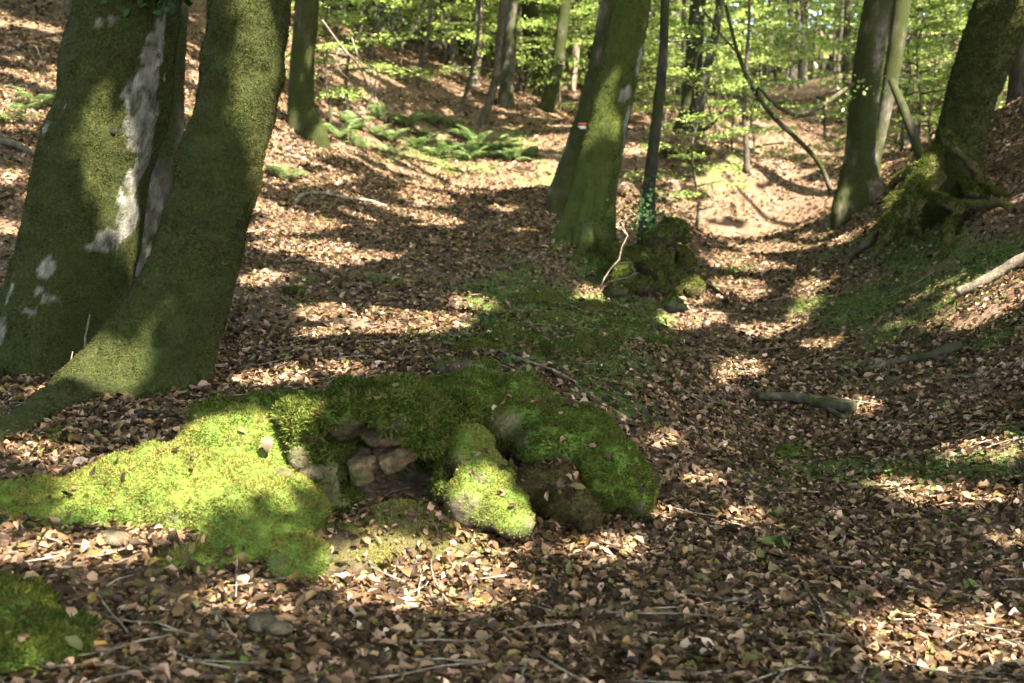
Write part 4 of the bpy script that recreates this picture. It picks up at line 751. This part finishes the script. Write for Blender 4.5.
SAP = [(360,10,33,1.2),(385,5,38,1.2),(420,5,31,1.),(445,5,33,1.1),(470,0,36,1.2),(520,10,34,1.1),(545,10,38,1.2),(600,10,44,1.2),(650,10,40,1.2),(675,20,42,1.2),(700,20,46,1.2),(725,10,50,1.3),(745,20,52,1.3),(850,10,46,1.2),(890,10,42,1.2),(925,20,38,1.2),(950,30,36,1.1),(975,20,34,1.1),(345,40,24,1.0),(372,20,30,1.1),(400,10,36,1.1),(430,30,34,.95),(455,20,40,1.2),(505,60,31,.9),(530,40,36,1.1),(550,20,42,1.2),(590,20,40,1.2),(640,40,38,1.2),(665,60,32,.95),(690,40,36,1.1),(720,90,29,.9),(735,60,33,1.05),(762,40,46,1.1),(800,40,56,1.2),(700,80,23,.75),(905,70,27,.95),(920,95,26,.8),(935,70,29,1.),(955,60,30,1.),(900,40,33,1.1),(980,60,26,.9),(1015,50,27,.9),(752,40,30,.9),(330,70,22,.7),(20,40,20,.5),(1000,30,32,1.1),(860,60,31,1.),(610,50,33,.9),(480,50,37,1.05),(560,60,33,.8)]
for i, (u, v, yy, sc) in enumerate(SAP):
    x = P(u, v, yy)[0]
    place(saps[i % 4], used, x, yy, sc, 'leafy young beech among the understorey beneath the far trees', 'understorey beech saplings')
k = 0; spots = []
while len(spots) < 150 and k < 4000:
    k += 1; y = 33 + 50 * rng.random() ** .8; x = (rng.random() * 2 - 1) * (y * .47 + 2)
    if y < 58 and abs(x - .255 * y) < 3.2 + .02 * y: continue
    if all(math.hypot(x - a, y - b) > 1.5 for a, b in spots): spots.append((x, y))
for i, (x, y) in enumerate(spots):
    place(bigs[i % 4], used, x, y, .8 + .5 * rng.random(), 'upright forest tree in the crowded far wood', 'trees of the far wood', tilt=rng.normal() * .04)
k = 0; thin = []
while len(thin) < 190 and k < 4000:
    k += 1; y = 34 + 44 * rng.random(); x = (rng.random() * 2 - 1) * (y * .46 + 2)
    if (y < 52 and abs(x - .255 * y) < 2.6) or (y < 40 and x < -4): continue
    if all(math.hypot(x - a, y - b) > .9 for a, b in spots + thin): thin.append((x, y))
for i, (x, y) in enumerate(thin):
    place(slims[i % 3], used, x, y, .8 + .5 * rng.random(), 'slim bare pole of a tree in the crowded far wood', 'slim trunks of the far wood', tilt=rng.normal() * .05)
# the mass of leaves beyond, past telling apart
nb = 1300; cy_ = 60 + 45 * rng.random(nb); cx = (rng.random(nb) * 2 - 1) * (cy_ * .6 + 8); cz = hgt(cx, cy_) + .3 + 20 * rng.random(nb) ** 1.1
bx = -30 + 34 * rng.random(500); by = 48 + 16 * rng.random(500); cx = np.append(cx, bx); cy_ = np.append(cy_, by); cz = np.append(cz, hgt(bx, by) + 1 + 9 * rng.random(500)); nb += 500
k = rng.integers(0, nb, 190000); p = np.stack([cx, cy_, cz], -1)[k] + rng.normal(size=(len(k), 3)) * np.array([1.6, 1.4, .9])
V, F = cards(p, nrm(np.array([0, -.3, .7]) + rng.normal(size=p.shape) * .9), .45 * (.7 + .6 * rng.random(len(p))), .65)
tag(obj('distant_foliage', V, F, M['foliage']), 'pale green mass of leaves closing the end of the hollow', 'foliage', None, 'stuff')

# ------------------------------------------------------------------ leaf litter, ground plants, moss and twigs
LP, LN, LL = [], [], []
for (n, y0, y1, size, jit, lay) in ((100000, 2.5, 8.5, .037, .36, .025), (130000, 8, 19, .045, .34, .028), (260000, 17, 46, .062, .24, .025)):
    x, y, z = floor_points(n, y0, y1, .5, 2.); g = green_at(x, y, z); keep = (rng.random(n) > g * .78) & (rng.random(n) < np.maximum(.6, .9 + .7 * vnoise(np.stack([x * 2.3, y * 2.3, 0 * x + 5], -1))))
    x, y, z = x[keep], y[keep], z[keep]; m = len(x); N0 = nrm(floor_normal(x, y) + rng.normal(size=(m, 3)) * jit)
    hw = P(395, 490, 5.1); out_ = np.hypot(x - hw[0], y - hw[1]) > .3; x, y, z, N0, m = x[out_], y[out_], z[out_], N0[out_], int(out_.sum())
    LP.append(np.stack([x, y, z + lay * rng.random(m) + .006], -1)); LN.append(N0); LL.append(size * np.exp(rng.normal(size=m) * .46).clip(.3, 1.95))
for (t, top, c, r) in CROWNS:
    m = 320; a = rng.random(m) * 6.283; d = r[1] * 1.1 + .02 + rng.random(m) ** 1.6 * .45; x, y = c[1][0] + np.cos(a) * d * 1.15, c[1][1] + np.sin(a) * d
    LP.append(np.stack([x, y, hgt(x, y) + .015 + .07 * rng.random(m) * np.exp(-(d - r[1]) / .15)], -1)); LN.append(nrm(floor_normal(x, y) + rng.normal(size=(m, 3)) * .45)); LL.append(.042 * np.exp(rng.normal(size=m) * .3))
for i, (V, F, m) in enumerate(ROCKS[:12]):
    Nv = vnormals(V, F); low = np.clip(1 - (V[:, 2] - hgt(V[:, 0], V[:, 1])) / .13, 0, 1); low[V[:, 2] < hgt(V[:, 0], V[:, 1]) - .03] = 0
    wgt = np.clip(Nv[:, 2] - .35, 0, 1) * (.1 + (fbm(V * 5 + 40, 2) > .24) + 2.2 * low ** 2) + 1e-9; p, n_ = scatter(V, F, wgt, [110, 30, 800, 60, 20, 40, 40, 30, 20, 10, 20, 10][i])
    LP.append(p + n_ * .018); LN.append(nrm(n_ + rng.normal(size=p.shape) * .35)); LL.append(.036 * np.exp(rng.normal(size=len(p)) * .35))
V, F = litter(np.concatenate(LP), np.concatenate(LN), np.concatenate(LL), .62, .85)
tag(obj('leaf_litter', V, F, M['litter']), 'brown fallen leaves carpeting the hollow and its banks', 'leaves', None, 'stuff')
# two leaves that stand out on the moss
for (u, v, Yd, L, lab) in ((267,443,4.72,.075,'single tan dead leaf stuck upright on the boulder moss'), (213,640,3.55,.085,'large pointed pale leaf standing in the bottom left litter'), (285,482,4.62,.075,'curled greenish leaf lying in the notch of the boulder')):
    V, F = litter(P(u, v, Yd)[None], nrm(np.array([[.2, -.9, .5]])), np.array([L]), .62, .5); tag(obj('fallen_leaf', V, F, M['litter_pale'], loc=P(u, v, Yd)), lab, 'leaf')
V_, F_ = [], []
GP, GN, GL = [], [], []
for (n, y0, y1, size) in ((60000, 5, 13, .026), (60000, 13, 34, .05)):
    x, y, z = floor_points(n, y0, y1, .4, 2.); g = green_at(x, y, z); keep = rng.random(n) < g * np.clip(.55 + 1.3 * vnoise(np.stack([x * 3.1, y * 3.1, 0 * x], -1)), .08, 1); x, y, z = x[keep], y[keep], z[keep]; m = len(x)
    GP.append(np.stack([x, y, z + .012 + .06 * rng.random(m) * (size / .03) ** .5], -1)); GN.append(nrm(floor_normal(x, y) + rng.normal(size=(m, 3)) * .5)); GL.append(size * (.6 + .8 * rng.random(m)))
tag(obj('ground_cover', *cards(np.concatenate(GP), np.concatenate(GN), np.concatenate(GL), .75), M['green_leaf']), 'low green plants and moss spreading over the crest', 'ground cover', None, 'stuff')
x, y, z = floor_points(260000, 4.8, 15, .3, 1.6); g = green_at(x, y, z); keep = rng.random(len(x)) < g ** 2 * .9; x, y, z = x[keep], y[keep], z[keep]
tag(obj('floor_moss', *fuzz(np.stack([x, y, z], -1), floor_normal(x, y), .03, .009, 0, .7, 12), M['moss_dark']), 'short moss growing over the crest between the leaves', 'moss', None, 'stuff')
tw = []
for i in range(450):
    y = 3 + 17 * rng.random() ** 1.4; x = (rng.random() * 2 - 1) * y * .48; a = rng.random() * 6.28; L = .1 + .35 * rng.random() ** 2; s = np.linspace(-.5, .5, 4); X_, Y_ = x + np.cos(a) * L * s + rng.normal(size=4) * .012, y + np.sin(a) * L * s + rng.normal(size=4) * .012
    tw.append(tube(np.stack([X_, Y_, hgt(X_, Y_) + .025 + .012 * rng.random()], -1), np.linspace(.004, .0022, 4) * (1 + .05 * y), 5, .08)[:2])
V, F = cat_mesh(tw); tag(obj('twig_litter', V, F, M['stick'], attrs={'moss': np.zeros(len(V))}), 'thin dead twigs strewn over the fallen leaves', 'twigs', None, 'stuff')
